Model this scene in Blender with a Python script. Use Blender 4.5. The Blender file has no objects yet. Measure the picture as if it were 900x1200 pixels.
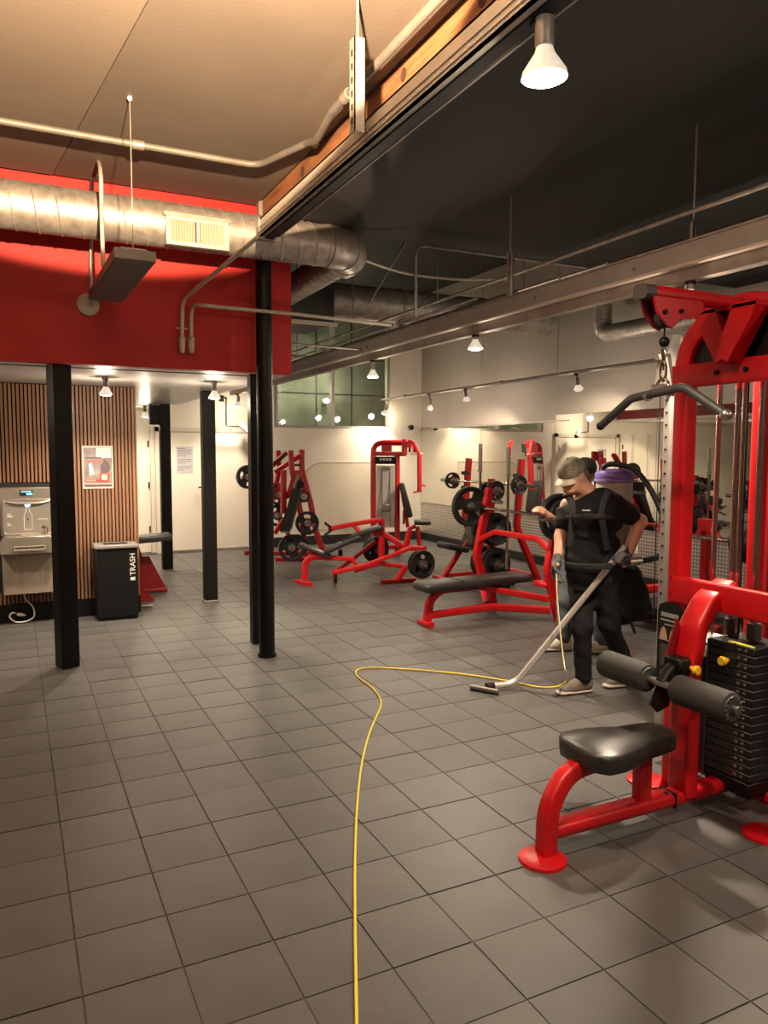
import bpy, bmesh, math, random
import numpy as np
from mathutils import Vector, Matrix

SC = bpy.context.scene
COL = SC.collection
random.seed(7)
PI = math.pi

# ------------------------------------------------------------------ camera
F_PX, YAW, PITCH, ROLL, CAM_H = 883.9, .45728, -.080355, .0027294, 1.645
_cy, _sy, _cp, _sp = math.cos(YAW), math.sin(YAW), math.cos(PITCH), math.sin(PITCH)
_f = Vector((_sy * _cp, _cy * _cp, _sp)); _r = Vector((_cy, -_sy, 0)); _u = _r.cross(_f)
_cr, _sr = math.cos(ROLL), math.sin(ROLL)
CR = _r * _cr + _u * _sr; CU = _u * _cr - _r * _sr; CF = _f
CAMP = Vector((0, 0, CAM_H))
cam_d = bpy.data.cameras.new('camera')
cam = bpy.data.objects.new('camera', cam_d); COL.objects.link(cam)
m = Matrix.Identity(4)
for i in range(3):
    m[i][0] = CR[i]; m[i][1] = CU[i]; m[i][2] = -CF[i]; m[i][3] = CAMP[i]
cam.matrix_world = m
cam_d.sensor_fit = 'VERTICAL'; cam_d.sensor_height = 36.0; cam_d.lens = F_PX / 1200 * 36.0
cam_d.clip_start = .05; cam_d.clip_end = 100
SC.camera = cam

# ------------------------------------------------------------------ world, exposure
w = bpy.data.worlds.new('world'); SC.world = w; w.use_nodes = True
w.node_tree.nodes['Background'].inputs[0].default_value = (.02, .018, .016, 1)
w.node_tree.nodes['Background'].inputs[1].default_value = .3
SC.view_settings.view_transform = 'Standard'; SC.view_settings.look = 'None'
SC.view_settings.exposure = 0.88; SC.view_settings.gamma = 1.0
SC.view_settings.use_curve_mapping = False
SC.cycles.max_bounces = 8; SC.cycles.diffuse_bounces = 4; SC.cycles.glossy_bounces = 5
SC.cycles.caustics_reflective = False; SC.cycles.caustics_refractive = False
SC.cycles.sample_clamp_indirect = 4.0

WARM = (1.0, .82, .62)
LAMP_W = 95.0            # power of one reflector lamp in the room

# ------------------------------------------------------------------ measuring helpers (photo point -> place)
def ray(px, py): return CR * ((px - 450) / F_PX) + CU * ((600 - py) / F_PX) + CF
def G(px, py, z=0.0):
    d = ray(px, py); return CAMP + d * ((z - CAM_H) / d.z)
def AY(px, py, Y):
    d = ray(px, py); return CAMP + d * (Y / d.y)
def AX(px, py, X):
    d = ray(px, py); return CAMP + d * (X / d.x)
def D(px, py, dep): return CAMP + ray(px, py) * dep
def proj(p):
    q = Vector(p) - CAMP; zz = q.dot(CF)
    return 450 + F_PX * q.dot(CR) / zz, 600 - F_PX * q.dot(CU) / zz, zz

# ------------------------------------------------------------------ materials
MATS = {}
def mat(name, col, rough=.5, metal=0.0, var=0.0, vscale=8.0, bump=0.0, bscale=60.0, emit=None, estr=0.0, spec=.5, stretch=None, col2=None, rnd=0.0, alpha=1.0, trans=0.0, coat=0.0):
    """Principled material; 'var'/'col2' mixes a noise-driven second colour, 'bump' a fine relief, 'rnd' a tint per piece."""
    if name in MATS: return MATS[name]
    M = bpy.data.materials.new(name); M.use_nodes = True; nt = M.node_tree; b = nt.nodes['Principled BSDF']
    c = (*col, 1)
    b.inputs['Base Color'].default_value = c; b.inputs['Roughness'].default_value = rough
    b.inputs['Metallic'].default_value = metal; b.inputs['Specular IOR Level'].default_value = spec
    b.inputs['Coat Weight'].default_value = coat
    if trans: b.inputs['Transmission Weight'].default_value = trans
    if alpha < 1: b.inputs['Alpha'].default_value = alpha
    if emit: b.inputs['Emission Color'].default_value = (*emit, 1); b.inputs['Emission Strength'].default_value = estr
    tc = nt.nodes.new('ShaderNodeTexCoord'); mp = nt.nodes.new('ShaderNodeMapping')
    nt.links.new(tc.outputs['Object'], mp.inputs[0])
    if stretch: mp.inputs['Scale'].default_value = stretch
    last = None
    if var or col2:
        nz = nt.nodes.new('ShaderNodeTexNoise'); nz.inputs['Scale'].default_value = vscale; nz.inputs['Detail'].default_value = 6
        nt.links.new(mp.outputs[0], nz.inputs['Vector'])
        mx = nt.nodes.new('ShaderNodeMix'); mx.data_type = 'RGBA'
        c2 = (*col2, 1) if col2 else tuple(max(0, x * (1 - var)) for x in col) + (1,)
        mx.inputs[6].default_value = c; mx.inputs[7].default_value = c2
        rp = nt.nodes.new('ShaderNodeMapRange'); rp.inputs[1].default_value = .35; rp.inputs[2].default_value = .65
        nt.links.new(nz.outputs['Fac'], rp.inputs[0]); nt.links.new(rp.outputs[0], mx.inputs[0])
        last = mx.outputs[2]
    if rnd:
        oi = nt.nodes.new('ShaderNodeObjectInfo'); mr = nt.nodes.new('ShaderNodeMapRange')
        mr.inputs[3].default_value = 1 - rnd; mr.inputs[4].default_value = 1 + rnd
        nt.links.new(oi.outputs['Random'], mr.inputs[0])
        mm = nt.nodes.new('ShaderNodeMix'); mm.data_type = 'RGBA'; mm.blend_type = 'MULTIPLY'; mm.inputs[0].default_value = 1
        if last: nt.links.new(last, mm.inputs[6])
        else: mm.inputs[6].default_value = c
        nt.links.new(mr.outputs[0], mm.inputs[7]); last = mm.outputs[2]
    if last: nt.links.new(last, b.inputs['Base Color'])
    if bump:
        n2 = nt.nodes.new('ShaderNodeTexNoise'); n2.inputs['Scale'].default_value = bscale; n2.inputs['Detail'].default_value = 3
        nt.links.new(mp.outputs[0], n2.inputs['Vector'])
        bp = nt.nodes.new('ShaderNodeBump'); bp.inputs['Strength'].default_value = bump; bp.inputs['Distance'].default_value = .01
        nt.links.new(n2.outputs['Fac'], bp.inputs['Height']); nt.links.new(bp.outputs[0], b.inputs['Normal'])
    MATS[name] = M
    return M

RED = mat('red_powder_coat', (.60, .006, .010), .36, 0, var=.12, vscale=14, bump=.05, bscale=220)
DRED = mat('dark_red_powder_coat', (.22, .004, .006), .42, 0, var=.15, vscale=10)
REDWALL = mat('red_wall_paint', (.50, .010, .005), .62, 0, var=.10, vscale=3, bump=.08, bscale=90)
BLACKMET = mat('black_painted_steel', (.008, .007, .0065), .45, .0, var=.3, vscale=20, bump=.06, bscale=80, spec=.22)
RUBBER = mat('black_rubber', (.012, .012, .012), .48, 0, var=.3, vscale=30, bump=.06, bscale=150)
VINYL = mat('black_vinyl', (.020, .018, .017), .33, 0, col2=(.034, .031, .028), vscale=9, bump=.10, bscale=120)
FOAM = mat('grey_black_foam', (.035, .032, .029), .75, 0, var=.2, vscale=40, bump=.25, bscale=260)
CHROME = mat('chrome', (.62, .58, .54), .14, 1)
STEEL = mat('brushed_steel', (.45, .41, .37), .32, .9, var=.2, vscale=5, stretch=(1, 1, .1), bump=.05, bscale=200)
GALV = mat('galvanised_steel', (.50, .46, .41), .46, .65, col2=(.34, .31, .28), vscale=16, bump=.06, bscale=50)
STRUT = mat('grey_strut_steel', (.36, .32, .28), .45, .5, var=.25, vscale=9)
WOOD = mat('old_beam_wood', (.36, .15, .06), .7, 0, col2=(.17, .07, .03), vscale=5, stretch=(6, .5, 6), bump=.5, bscale=14)
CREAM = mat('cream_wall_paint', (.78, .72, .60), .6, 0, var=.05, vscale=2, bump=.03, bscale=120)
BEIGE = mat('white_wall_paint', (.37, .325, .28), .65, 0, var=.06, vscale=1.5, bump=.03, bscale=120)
BLKCEIL = mat('black_ceiling_paint', (.015, .013, .012), .8, 0, var=.3, vscale=1.2, bump=.1, bscale=60)
TANCEIL = mat('brown_ceiling_paint', (.150, .122, .098), .7, 0, var=.16, vscale=1.1, bump=.1, bscale=50)
TAN2 = mat('lighter_brown_ceiling_paint', (.180, .146, .116), .7, 0, var=.1, vscale=1.0, bump=.1, bscale=50)
SOFFIT = mat('white_soffit_paint', (.62, .59, .55), .35, 0, var=.04, vscale=3)
WHITEPL = mat('white_plastic', (.80, .76, .68), .4, 0)
IVORY = mat('ivory_vent_paint', (.52, .46, .37), .45, 0)
YELLOW = mat('yellow_plastic', (.90, .55, .02), .35, 0)
GREYPL = mat('dark_grey_plastic', (.05, .05, .05), .5, 0, var=.2, vscale=30)
BULB = mat('lit_bulb_face', (1, .95, .88), .3, 0, emit=(1, .90, .76), estr=30)
BULBW = mat('bulb_reflector_glass', (.80, .78, .74), .3, 0, emit=(1, .86, .68), estr=.3)
GREYCAB = mat('grey_heater_enamel', (.17, .15, .135), .5, 0, var=.1, vscale=6)

# ------------------------------------------------------------------ mesh builder
def rrect(w, h, r=.012, n=3):
    pts = []
    r = min(r, w / 2 - 1e-4, h / 2 - 1e-4)
    for cx, cy, a0 in ((w / 2 - r, h / 2 - r, 0), (-w / 2 + r, h / 2 - r, PI / 2), (-w / 2 + r, -h / 2 + r, PI), (w / 2 - r, -h / 2 + r, 1.5 * PI)):
        for i in range(n + 1):
            a = a0 + PI / 2 * i / n; pts.append((cx + r * math.cos(a), cy + r * math.sin(a)))
    return pts
def circ(r, n=12): return [(r * math.cos(2 * PI * i / n), r * math.sin(2 * PI * i / n)) for i in range(n)]
def fillet(pts, r, n=5):
    """Round the corners of a polyline."""
    P = [Vector(p) for p in pts]; out = [P[0]]
    for i in range(1, len(P) - 1):
        a, b, c = P[i - 1], P[i], P[i + 1]
        u = (a - b); v = (c - b); lu, lv = u.length, v.length; u.normalize(); v.normalize()
        ang = math.acos(max(-1, min(1, u.dot(v))))
        if ang > PI - .02: out.append(b); continue
        t = min(r / math.tan(ang / 2), lu * .48, lv * .48)
        p0 = b + u * t; p1 = b + v * t
        for k in range(n + 1):
            s = k / n; out.append(p0 * (1 - s) ** 2 + b * 2 * s * (1 - s) + p1 * s * s)
    out.append(P[-1]); return out
def smooth_path(pts, n=6):
    P = [Vector(p) for p in pts]; P = [P[0] * 2 - P[1]] + P + [P[-1] * 2 - P[-2]]; out = []
    for i in range(1, len(P) - 2):
        p0, p1, p2, p3 = P[i - 1:i + 3]
        for k in range(n):
            t = k / n
            out.append(.5 * ((2 * p1) + (p2 - p0) * t + (2 * p0 - 5 * p1 + 4 * p2 - p3) * t * t + (3 * p1 - p0 - 3 * p2 + p3) * t ** 3))
    out.append(P[-2]); return out

class B:
    def __init__(s): s.v = []; s.f = []
    def add(s, vs, fs):
        o = len(s.v); s.v += [tuple(v) for v in vs]; s.f += [tuple(i + o for i in f) for f in fs]; return s
    def box(s, c, size, rot=None, bev=0.0):
        bm = bmesh.new(); bmesh.ops.create_cube(bm, size=1)
        for v in bm.verts: v.co = Vector((v.co.x * size[0], v.co.y * size[1], v.co.z * size[2]))
        if bev: bmesh.ops.bevel(bm, geom=bm.edges[:], offset=bev, segments=1 if bev < .012 else 3, profile=.5, affect='EDGES')
        R = rot if rot is not None else Matrix.Identity(3); c = Vector(c)
        bm.verts.index_update()
        s.add([R @ v.co + c for v in bm.verts], [[v.index for v in f.verts] for f in bm.faces]); bm.free(); return s
    def bb(s, lo, hi, bev=0.0):
        lo, hi = Vector(lo), Vector(hi); return s.box((lo + hi) / 2, [abs(x) for x in (hi - lo)], bev=bev)
    def sweep(s, path, prof, up=(0, 0, 1), cap=True, scales=None):
        P = [Vector(p) for p in path]; n = len(P); k = len(prof); vs = []; up = Vector(up); side = None
        for i in range(n):
            t = (P[min(i + 1, n - 1)] - P[max(i - 1, 0)]).normalized()
            if side is None:
                sd = t.cross(up)
                if sd.length < 1e-3: sd = t.cross(Vector((0, 1, 0))) if abs(t.y) < .9 else t.cross(Vector((1, 0, 0)))
            else: sd = side - t * side.dot(t)
            sd.normalize(); side = sd; nn = sd.cross(t); sc = scales[i] if scales else 1
            vs += [P[i] + sd * (x * sc) + nn * (y * sc) for x, y in prof]
        fs = [(i * k + j, i * k + (j + 1) % k, (i + 1) * k + (j + 1) % k, (i + 1) * k + j) for i in range(n - 1) for j in range(k)]
        if cap: fs += [tuple(range(k))[::-1], tuple(range((n - 1) * k, n * k))]
        return s.add(vs, fs)
    def tube(s, path, r, n=10, **k): return s.sweep(path, circ(r, n), **k)
    def bar(s, path, w, h=None, up=(0, 0, 1), r=.012, **k): return s.sweep(path, rrect(w, h or w, r), up, **k)
    def cyl(s, a, b, r, n=20, r2=None):
        return s.sweep([a, b], circ(r, n), scales=[1, (r2 if r2 is not None else r) / r])
    def lathe(s, prof, base, axis=(0, 0, 1), n=24):
        """prof: (radius, height) pairs along axis from base."""
        ax = Vector(axis).normalized(); base = Vector(base)
        sd = ax.cross(Vector((0, 0, 1)));
        if sd.length < 1e-3: sd = Vector((1, 0, 0))
        sd.normalize(); nn = ax.cross(sd); vs = []; k = len(prof)
        for i in range(n):
            a = 2 * PI * i / n; d = sd * math.cos(a) + nn * math.sin(a)
            vs += [base + d * r + ax * h for r, h in prof]
        fs = [(i * k + j, ((i + 1) % n) * k + j, ((i + 1) % n) * k + j + 1, i * k + j + 1) for i in range(n) for j in range(k - 1)]
        return s.add(vs, fs)
    def prism(s, poly, depth, origin=(0, 0, 0), ex=(1, 0, 0), ey=(0, 0, 1)):
        """Polygon in the ex/ey plane, thickness centred along ex x ey."""
        ex = Vector(ex).normalized(); ey = Vector(ey).normalized(); ez = ex.cross(ey); o = Vector(origin); n = len(poly)
        vs = [o + ex * x + ey * y + ez * (depth / 2) for x, y in poly] + [o + ex * x + ey * y - ez * (depth / 2) for x, y in poly]
        fs = [tuple(range(n)), tuple(range(2 * n - 1, n - 1, -1))] + [(i, i + n, (i + 1) % n + n, (i + 1) % n) for i in range(n)]
        return s.add(vs, fs)
    def ball(s, c, r, n=12, sc=(1, 1, 1)):
        vs = []; fs = []; c = Vector(c); m2 = max(6, n // 2 + 1)
        for i in range(m2 + 1):
            th = PI * i / m2
            for j in range(n):
                ph = 2 * PI * j / n; vs.append(c + Vector((r * sc[0] * math.sin(th) * math.cos(ph), r * sc[1] * math.sin(th) * math.sin(ph), r * sc[2] * math.cos(th))))
        for i in range(m2):
            for j in range(n): fs.append((i * n + j, (i + 1) * n + j, (i + 1) * n + (j + 1) % n, i * n + (j + 1) % n))
        return s.add(vs, fs)

def mesh_of(b, name, material, off=None, ang=38):
    me = bpy.data.meshes.new(name)
    vs = b.v if off is None else [(x - off[0], y - off[1], z - off[2]) for x, y, z in b.v]
    me.from_pydata(vs, [], b.f); me.update()
    bm = bmesh.new(); bm.from_mesh(me); bmesh.ops.remove_doubles(bm, verts=bm.verts[:], dist=1e-5)
    bmesh.ops.recalc_face_normals(bm, faces=bm.faces[:]); bm.to_mesh(me); bm.free()
    for p in me.polygons: p.use_smooth = True
    try: me.set_sharp_from_angle(angle=math.radians(ang))
    except Exception: pass
    if material: me.materials.append(material)
    return me
def link(name, me, parent=None):
    o = bpy.data.objects.new(name, me); COL.objects.link(o)
    if parent is not None: o.parent = parent
    return o
def tag(o, label=None, cat=None, group=None, kind=None):
    if label: o['label'] = label
    if cat: o['category'] = cat
    if group: o['group'] = group
    if kind: o['kind'] = kind
    return o
class Thing:
    """An Empty at the thing's base; parts are given in world coordinates."""
    def __init__(s, name, label, cat, loc, group=None):
        s.o = bpy.data.objects.new(name, None); COL.objects.link(s.o); s.loc = Vector(loc); s.o.location = s.loc
        s.o.empty_display_size = .1; tag(s.o, label, cat, group)
    def part(s, name, b, material, parent=None, label=None, ang=38):
        o = link(name, mesh_of(b, name, material, s.loc, ang), parent or s.o)
        if label: o['label'] = label
        return o
def single(name, b, material, label, cat, loc, group=None, kind=None):
    o = link(name, mesh_of(b, name, material, loc)); o.location = loc; return tag(o, label, cat, group, kind)
def struct(name, b, material, parent=None, label=None):
    o = link(name, mesh_of(b, name, material), parent)
    if parent is None: tag(o, label, None, None, 'structure')
    return o
def text_mesh(txt, size, origin, ex, ey, name, material, parent_thing=None, parent=None, thick=.0015):
    cu = bpy.data.curves.new(name, 'FONT'); cu.body = txt; cu.size = size; cu.extrude = thick; cu.align_x = 'LEFT'
    to = bpy.data.objects.new(name + '_tmp', cu); COL.objects.link(to)
    dg = bpy.context.evaluated_depsgraph_get(); me = bpy.data.meshes.new_from_object(to.evaluated_get(dg))
    bpy.data.objects.remove(to); ex = Vector(ex).normalized(); ey = Vector(ey).normalized(); ez = ex.cross(ey)
    off = parent_thing.loc if parent_thing else Vector((0, 0, 0))
    for v in me.vertices: v.co = Vector(origin) + ex * v.co.x + ey * v.co.y + ez * v.co.z - off
    me.materials.clear(); me.materials.append(material); me.name = name
    return link(name, me, parent or (parent_thing.o if parent_thing else None))

def spot(name, loc, to, watt, ang=110, blend=.6, col=WARM, size=.05):
    l = bpy.data.lights.new(name, 'SPOT'); l.energy = watt; l.spot_size = math.radians(ang); l.spot_blend = blend
    l.color = col; l.shadow_soft_size = size
    o = bpy.data.objects.new(name, l); COL.objects.link(o); o.location = loc
    o.rotation_euler = (Vector(to) - Vector(loc)).to_track_quat('-Z', 'Y').to_euler(); return o
# ================================================================== structure
WX = 6.87      # mirror wall
BY = 12.40     # back wall
SZ = 2.28      # low soffit
# ---- floor and tiles
TX0, TY0, TS = 1.337, 2.033, .30
fl = struct('floor', B().bb((-3.2, -2.2, -.16), (WX, BY, -.004)), mat('grout', (.13, .12, .11), .8, 0, col2=(.03, .028, .026), vscale=.9))
TILE = mat('charcoal_floor_tile', (.099, .094, .090), .42, 0, col2=(.076, .072, .069), vscale=2.2, bump=.10, bscale=90, rnd=.07)
tb = B().box((0, 0, 0), (TS - .006, TS - .006, .012))
tile_me = mesh_of(tb, 'tile', TILE)
cells = []
for i in range(-16, 19):
    for j in range(-14, 35):
        cx, cy = TX0 + (i + .5) * TS, TY0 + (j + .5) * TS
        if cx < -3.05 or cx > WX - .1 or cy < -2.05 or cy > BY - .12: continue
        vis = 0
        if (Vector((cx, cy, 0)) - CAMP).dot(CF) > .6:
            px, py, d = proj((cx, cy, 0)); vis = 1 if -40 < px < 940 and py < 1240 else 0
        else: d = 99
        cells.append((0 if vis else 1, d, cx, cy))
cells.sort()
rng = random.Random(3)
rest = B()
for n, (nv, d, cx, cy) in enumerate(cells):
    dz = rng.uniform(-.0012, .0012)
    if n < 300:
        o = link('tile', tile_me, fl); o.location = (cx, cy, -.006 + dz)
    else:
        h = (TS - .006) / 2
        rest.bb((cx - h, cy - h, -.008), (cx + h, cy + h, dz))
o = link('tile_field', mesh_of(rest, 'tile_field', mat('charcoal_floor_tile_far', (.099, .094, .090), .42, 0, col2=(.075, .071, .068), vscale=1.4, bump=.10, bscale=90)), fl)
o['kind'] = 'stuff'

# ---- ceilings
cl = struct('ceiling_front', B().bb((-3.2, -2.2, 3.575), (1.97, 6.05, 3.75)), TANCEIL)
# two hung panels seen on the brown ceiling, with a joint between them
struct('ceiling_panel', B().prism([(-3.1, -2.0), (1.19, -2.0), (.315, 5.9), (-3.1, 5.9)], .016, (0, 0, 3.568), (1, 0, 0), (0, 1, 0)), TAN2, cl)
struct('ceiling_panel', B().prism([(1.197, -2.0), (1.78, -2.0), (1.78, 5.9), (.322, 5.9)], .012, (0, 0, 3.570), (1, 0, 0), (0, 1, 0)), TANCEIL, cl)
struct('ceiling_black', B().bb((1.97, -2.2, 3.36), (WX + .2, 5.62, 3.75)), BLKCEIL)
struct('ceiling_upper', B().bb((1.9, 5.5, 4.50), (WX + .2, BY + 3.2, 4.62)), BLKCEIL)
struct('ceiling_bulkhead', B().bb((1.9, 5.56, 3.36), (WX + .2, 5.62, 4.52)), BLKCEIL)
sof = struct('ceiling_low', B().bb((-3.2, 6.0, SZ), (2.085, BY, SZ + .05)), SOFFIT)
struct('soffit_joint', B().bb((-3.2, 6.30, SZ - .006), (2.08, 6.325, SZ + .002)), STRUT, sof)
# ---- walls
struct('wall_red', B().bb((-3.2, 5.95, SZ - .01), (2.08, 6.05, 3.60)), REDWALL)
struct('wall_red_side', B().bb((1.98, 6.04, SZ + .04), (2.08, BY, 4.55)), mat('shaded_red_wall_paint', (.16, .008, .006), .6, 0, var=.1, vscale=3))  # same red wall, shade of the unlit side put into a darker colour
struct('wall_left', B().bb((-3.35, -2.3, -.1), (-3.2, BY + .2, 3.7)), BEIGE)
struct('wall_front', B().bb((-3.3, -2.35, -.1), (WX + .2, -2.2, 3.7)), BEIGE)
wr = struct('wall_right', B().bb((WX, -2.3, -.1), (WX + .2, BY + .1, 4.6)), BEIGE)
for y in (10.39, 8.49, 6.6, 4.7):
    struct('panel_joint', B().bb((WX - .003, y - .006, 2.72), (WX + .01, y + .006, 4.5)), STRUT, wr)
# back wall: below the inner window, beside it, above the doors
wb = struct('wall_back', B().bb((-3.2, BY, -.1), (WX, BY + .16, 2.04)).bb((-3.2, BY, 2.04), (4.02, BY + .16, 4.6)).bb((6.22, BY, 2.04), (WX, BY + .16, 4.6)).bb((4.02, BY, 4.2), (6.22, BY + .16, 4.6)), CREAM)
# inner window with two panes, concrete stair wall behind
CONC = mat('green_grey_concrete', (.19, .20, .155), .8, 0, col2=(.11, .12, .09), vscale=2.2, bump=.3, bscale=20)
GLASSD = bpy.data.materials.new('window_glass'); GLASSD.use_nodes = True; nt = GLASSD.node_tree; nt.nodes.remove(nt.nodes['Principled BSDF'])
_tr = nt.nodes.new('ShaderNodeBsdfTransparent'); _gl = nt.nodes.new('ShaderNodeBsdfGlossy'); _mx = nt.nodes.new('ShaderNodeMixShader')
_tr.inputs[0].default_value = (.86, .90, .84, 1); _gl.inputs['Roughness'].default_value = .02; _mx.inputs[0].default_value = .10
nt.links.new(_tr.outputs[0], _mx.inputs[1]); nt.links.new(_gl.outputs[0], _mx.inputs[2]); nt.links.new(_mx.outputs[0], nt.nodes['Material Output'].inputs[0])
wn = struct('window_1', B().bb((4.02, BY + .02, 2.02), (6.24, BY + .12, 2.09)).bb((4.02, BY + .02, 4.13), (6.24, BY + .12, 4.2)).bb((4.02, BY + .02, 2.09), (4.09, BY + .12, 4.13)).bb((6.17, BY + .02, 2.09), (6.24, BY + .12, 4.13)), mat('grey_window_frame', (.33, .30, .25), .5))
struct('mullion', B().bb((5.08, BY + .02, 2.09), (5.14, BY + .12, 4.13)), mat('pale_mullion', (.55, .53, .48), .5), wn)
struct('pane', B().bb((4.09, BY + .06, 2.09), (5.08, BY + .07, 4.13)), GLASSD, wn)
struct('pane', B().bb((5.14, BY + .06, 2.09), (6.17, BY + .07, 4.13)), GLASSD, wn)
cw = struct('wall_concrete', B().bb((3.4, BY + 1.5, -.1), (7.2, BY + 1.65, 4.6)), CONC)
for x in (4.55, 5.35, 6.1): struct('form_joint', B().bb((x, BY + 1.49, 2), (x + .02, BY + 1.51, 4.5)), BLACKMET, cw)
for z in (2.75, 3.45): struct('form_joint', B().bb((3.4, BY + 1.49, z), (7.2, BY + 1.51, z + .02)), BLACKMET, cw)
struct('wall_stair_left', B().bb((3.4, BY + .16, -.1), (3.5, BY + 1.6, 4.6)), CONC)
struct('wall_stair_right', B().bb((6.87, BY + .1, -.1), (6.97, BY + 1.6, 4.6)), CONC)
for x, z in ((4.45, 2.42), (5.52, 2.62)):      # two lamps added in the stairwell to brighten the concrete behind the glass
    t = Thing('added_stair_lamp', 'small added stairwell lamp behind the %s pane of the inner window' % ('left' if x < 5 else 'right'), 'lamp', (x, BY + 1.30, z), 'added stairwell lamps')
    t.part('backplate', B().cyl((x, BY + 1.50, z), (x, BY + 1.40, z), .05), WHITEPL)
    _l = bpy.data.lights.new('stair_fill_light', 'POINT'); _l.energy = 22; _l.color = (1, .88, .68); _l.shadow_soft_size = .06; _lo = bpy.data.objects.new('stair_fill_light', _l); COL.objects.link(_lo); _lo.location = (x, BY + 1.0, z + .35); _lo.parent = t.o; _lo.matrix_parent_inverse = Matrix.Translation(-t.loc)
    t.part('globe', B().ball((x, BY + 1.34, z), .05), mat('stair_globe', (1, .95, .8), .4, emit=(1, .9, .7), estr=6))
# baseboards
struct('baseboard_back', B().bb((3.9, BY - .02, 0), (WX - .01, BY + .01, .16)), RUBBER)
struct('baseboard_right', B().bb((WX - .02, 2.0, 0), (WX + .01, BY - .01, .13)), RUBBER)
struct('baseboard_door_side', B().bb((1.7, BY - .015, 0), (3.9, BY + .01, .07)), CREAM)
# cove strip at the mirror corner
struct('trim_1', B().bb((WX - .012, BY - 4.2, 2.065), (WX + .01, BY, 2.085)), STRUT)

# ---- mirror panels and the plate wainscot under them
MIRROR = mat('mirror_glass', (.88, .86, .80), .015, 1.0)
ys = [BY - .02, 10.37, 8.50, 6.63, 4.76, 2.9]
ml = ['mirror panel in the corner beside the pec machine', 'mirror panel behind the plates and the vertical bars',
      'mirror panel behind the man in the cap', 'mirror panel behind the upright of the red pulldown machine', 'mirror panel at the right edge behind the guide rods']
for k in range(5):
    t = Thing('mirror_panel', ml[k], 'mirror', (WX, (ys[k] + ys[k + 1]) / 2, .69), 'mirrors on the right wall')
    zt = 2.055 + .0 * k
    t.part('glass', B().bb((WX - .008, ys[k + 1] + .004, .70), (WX, ys[k] - .004, 2.055 if k < 2 else 2.16)), MIRROR)
    t.part('bottom_channel', B().bb((WX - .014, ys[k + 1] + .004, .675), (WX, ys[k] - .004, .70)), STRUT)
PL = bpy.data.materials.new('diamond_plate'); PL.use_nodes = True; nt = PL.node_tree; b = nt.nodes['Principled BSDF']
b.inputs['Metallic'].default_value = .7; b.inputs['Roughness'].default_value = .38
tc = nt.nodes.new('ShaderNodeTexCoord'); mp = nt.nodes.new('ShaderNodeMapping'); mp.inputs['Rotation'].default_value = (PI / 4, 0, 0)
vo = nt.nodes.new('ShaderNodeTexChecker'); vo.inputs['Scale'].default_value = 34; vo.inputs[1].default_value = (.70, .66, .60, 1); vo.inputs[2].default_value = (.30, .28, .25, 1)
nt.links.new(tc.outputs['Object'], mp.inputs[0]); nt.links.new(mp.outputs[0], vo.inputs[0]); nt.links.new(vo.outputs[0], b.inputs['Base Color'])
bp = nt.nodes.new('ShaderNodeBump'); bp.inputs['Strength'].default_value = .5; bp.inputs['Distance'].default_value = .004
nt.links.new(vo.outputs[1], bp.inputs['Height']); nt.links.new(bp.outputs[0], b.inputs['Normal'])
struct('trim_2', B().bb((WX - .006, 2.0, .13), (WX + .004, BY - .01, .675)), PL)
# outlet on the plate
p = AX(745, 642, WX)
t = Thing('wall_outlet', 'pale outlet cover on the diamond plate below the mirror', 'outlet', (WX, p.y, p.z - .06))
t.part('cover', B().bb((WX - .014, p.y - .05, p.z - .07), (WX - .006, p.y + .05, p.z + .07), bev=.003), WHITEPL)
t.part('socket', B().bb((WX - .017, p.y - .02, p.z - .045), (WX - .013, p.y + .02, p.z + .045), bev=.001), IVORY)

# ---- back wall details: rounded pale panel, double door, side door
PALE = mat('pale_glossy_panel', (.70, .64, .50), .12, 0, coat=.6)
x0, x1, z0, z1 = 4.50, 6.05, .26, 1.45
rr = .42
poly = [(x0, z0), (x1, z0), (x1, z1)] + [(x0 + rr - rr * math.sin(a), z1 - rr + rr * math.cos(a)) for a in [PI / 2 * k / 10 for k in range(11)]]
t = Thing('arched_wall_panel', 'pale glossy wall panel with one rounded top corner behind the pec machine', 'panel', (5.2, BY, z0))
t.part('sheet', B().prism(poly, .012, (0, BY - .007, 0), (1, 0, 0), (0, 0, 1)), PALE)
q = [(x + (-.02 if x < 5.2 else .02), z + (.02 if z > .5 else -.02)) for x, z in poly]
edge = [(x, BY - .008, z) for x, z in poly[2:] + [poly[0]]]
t.part('edge_trim', B().tube(edge, .010, 6), mat('trim_grey_beige', (.42, .38, .31), .5))
DOORM = mat('cream_door_paint', (.80, .74, .62), .45, 0, var=.04, vscale=1.5)
d = struct('door_1', B().bb((2.12, BY - .035, .03), (2.885, BY - .005, 1.94), bev=.003), DOORM)
d2 = struct('door_2', B().bb((2.895, BY - .035, .03), (3.66, BY - .005, 1.94), bev=.003), DOORM)
FR = mat('door_frame_paint', (.66, .60, .50), .5)
struct('trim_3', B().bb((2.04, BY - .05, 0), (2.11, BY + .01, 2.02)).bb((3.67, BY - .05, 0), (3.74, BY + .01, 2.02)).bb((2.04, BY - .05, 1.95), (3.74, BY + .01, 2.02)), FR)
for z in (.3, 1.0, 1.72): struct('hinge', B().cyl((3.655, BY - .045, z - .05), (3.655, BY - .045, z + .05), .012, 8), BLACKMET, d2)
hd = struct('door_handle', B().cyl((2.79, BY - .035, 1.05), (2.79, BY - .09, 1.05), .024, 12).tube([(2.79, BY - .085, 1.05), (2.70, BY - .09, 1.05)], .012, 8), BLACKMET, d)
struct('lock', B().cyl((2.79, BY - .035, 1.18), (2.79, BY - .05, 1.18), .02, 12), BLACKMET, d)
t = Thing('door_tag', 'small pale tag hanging from the door handle', 'tag', (2.77, BY - .08, .93))
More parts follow.
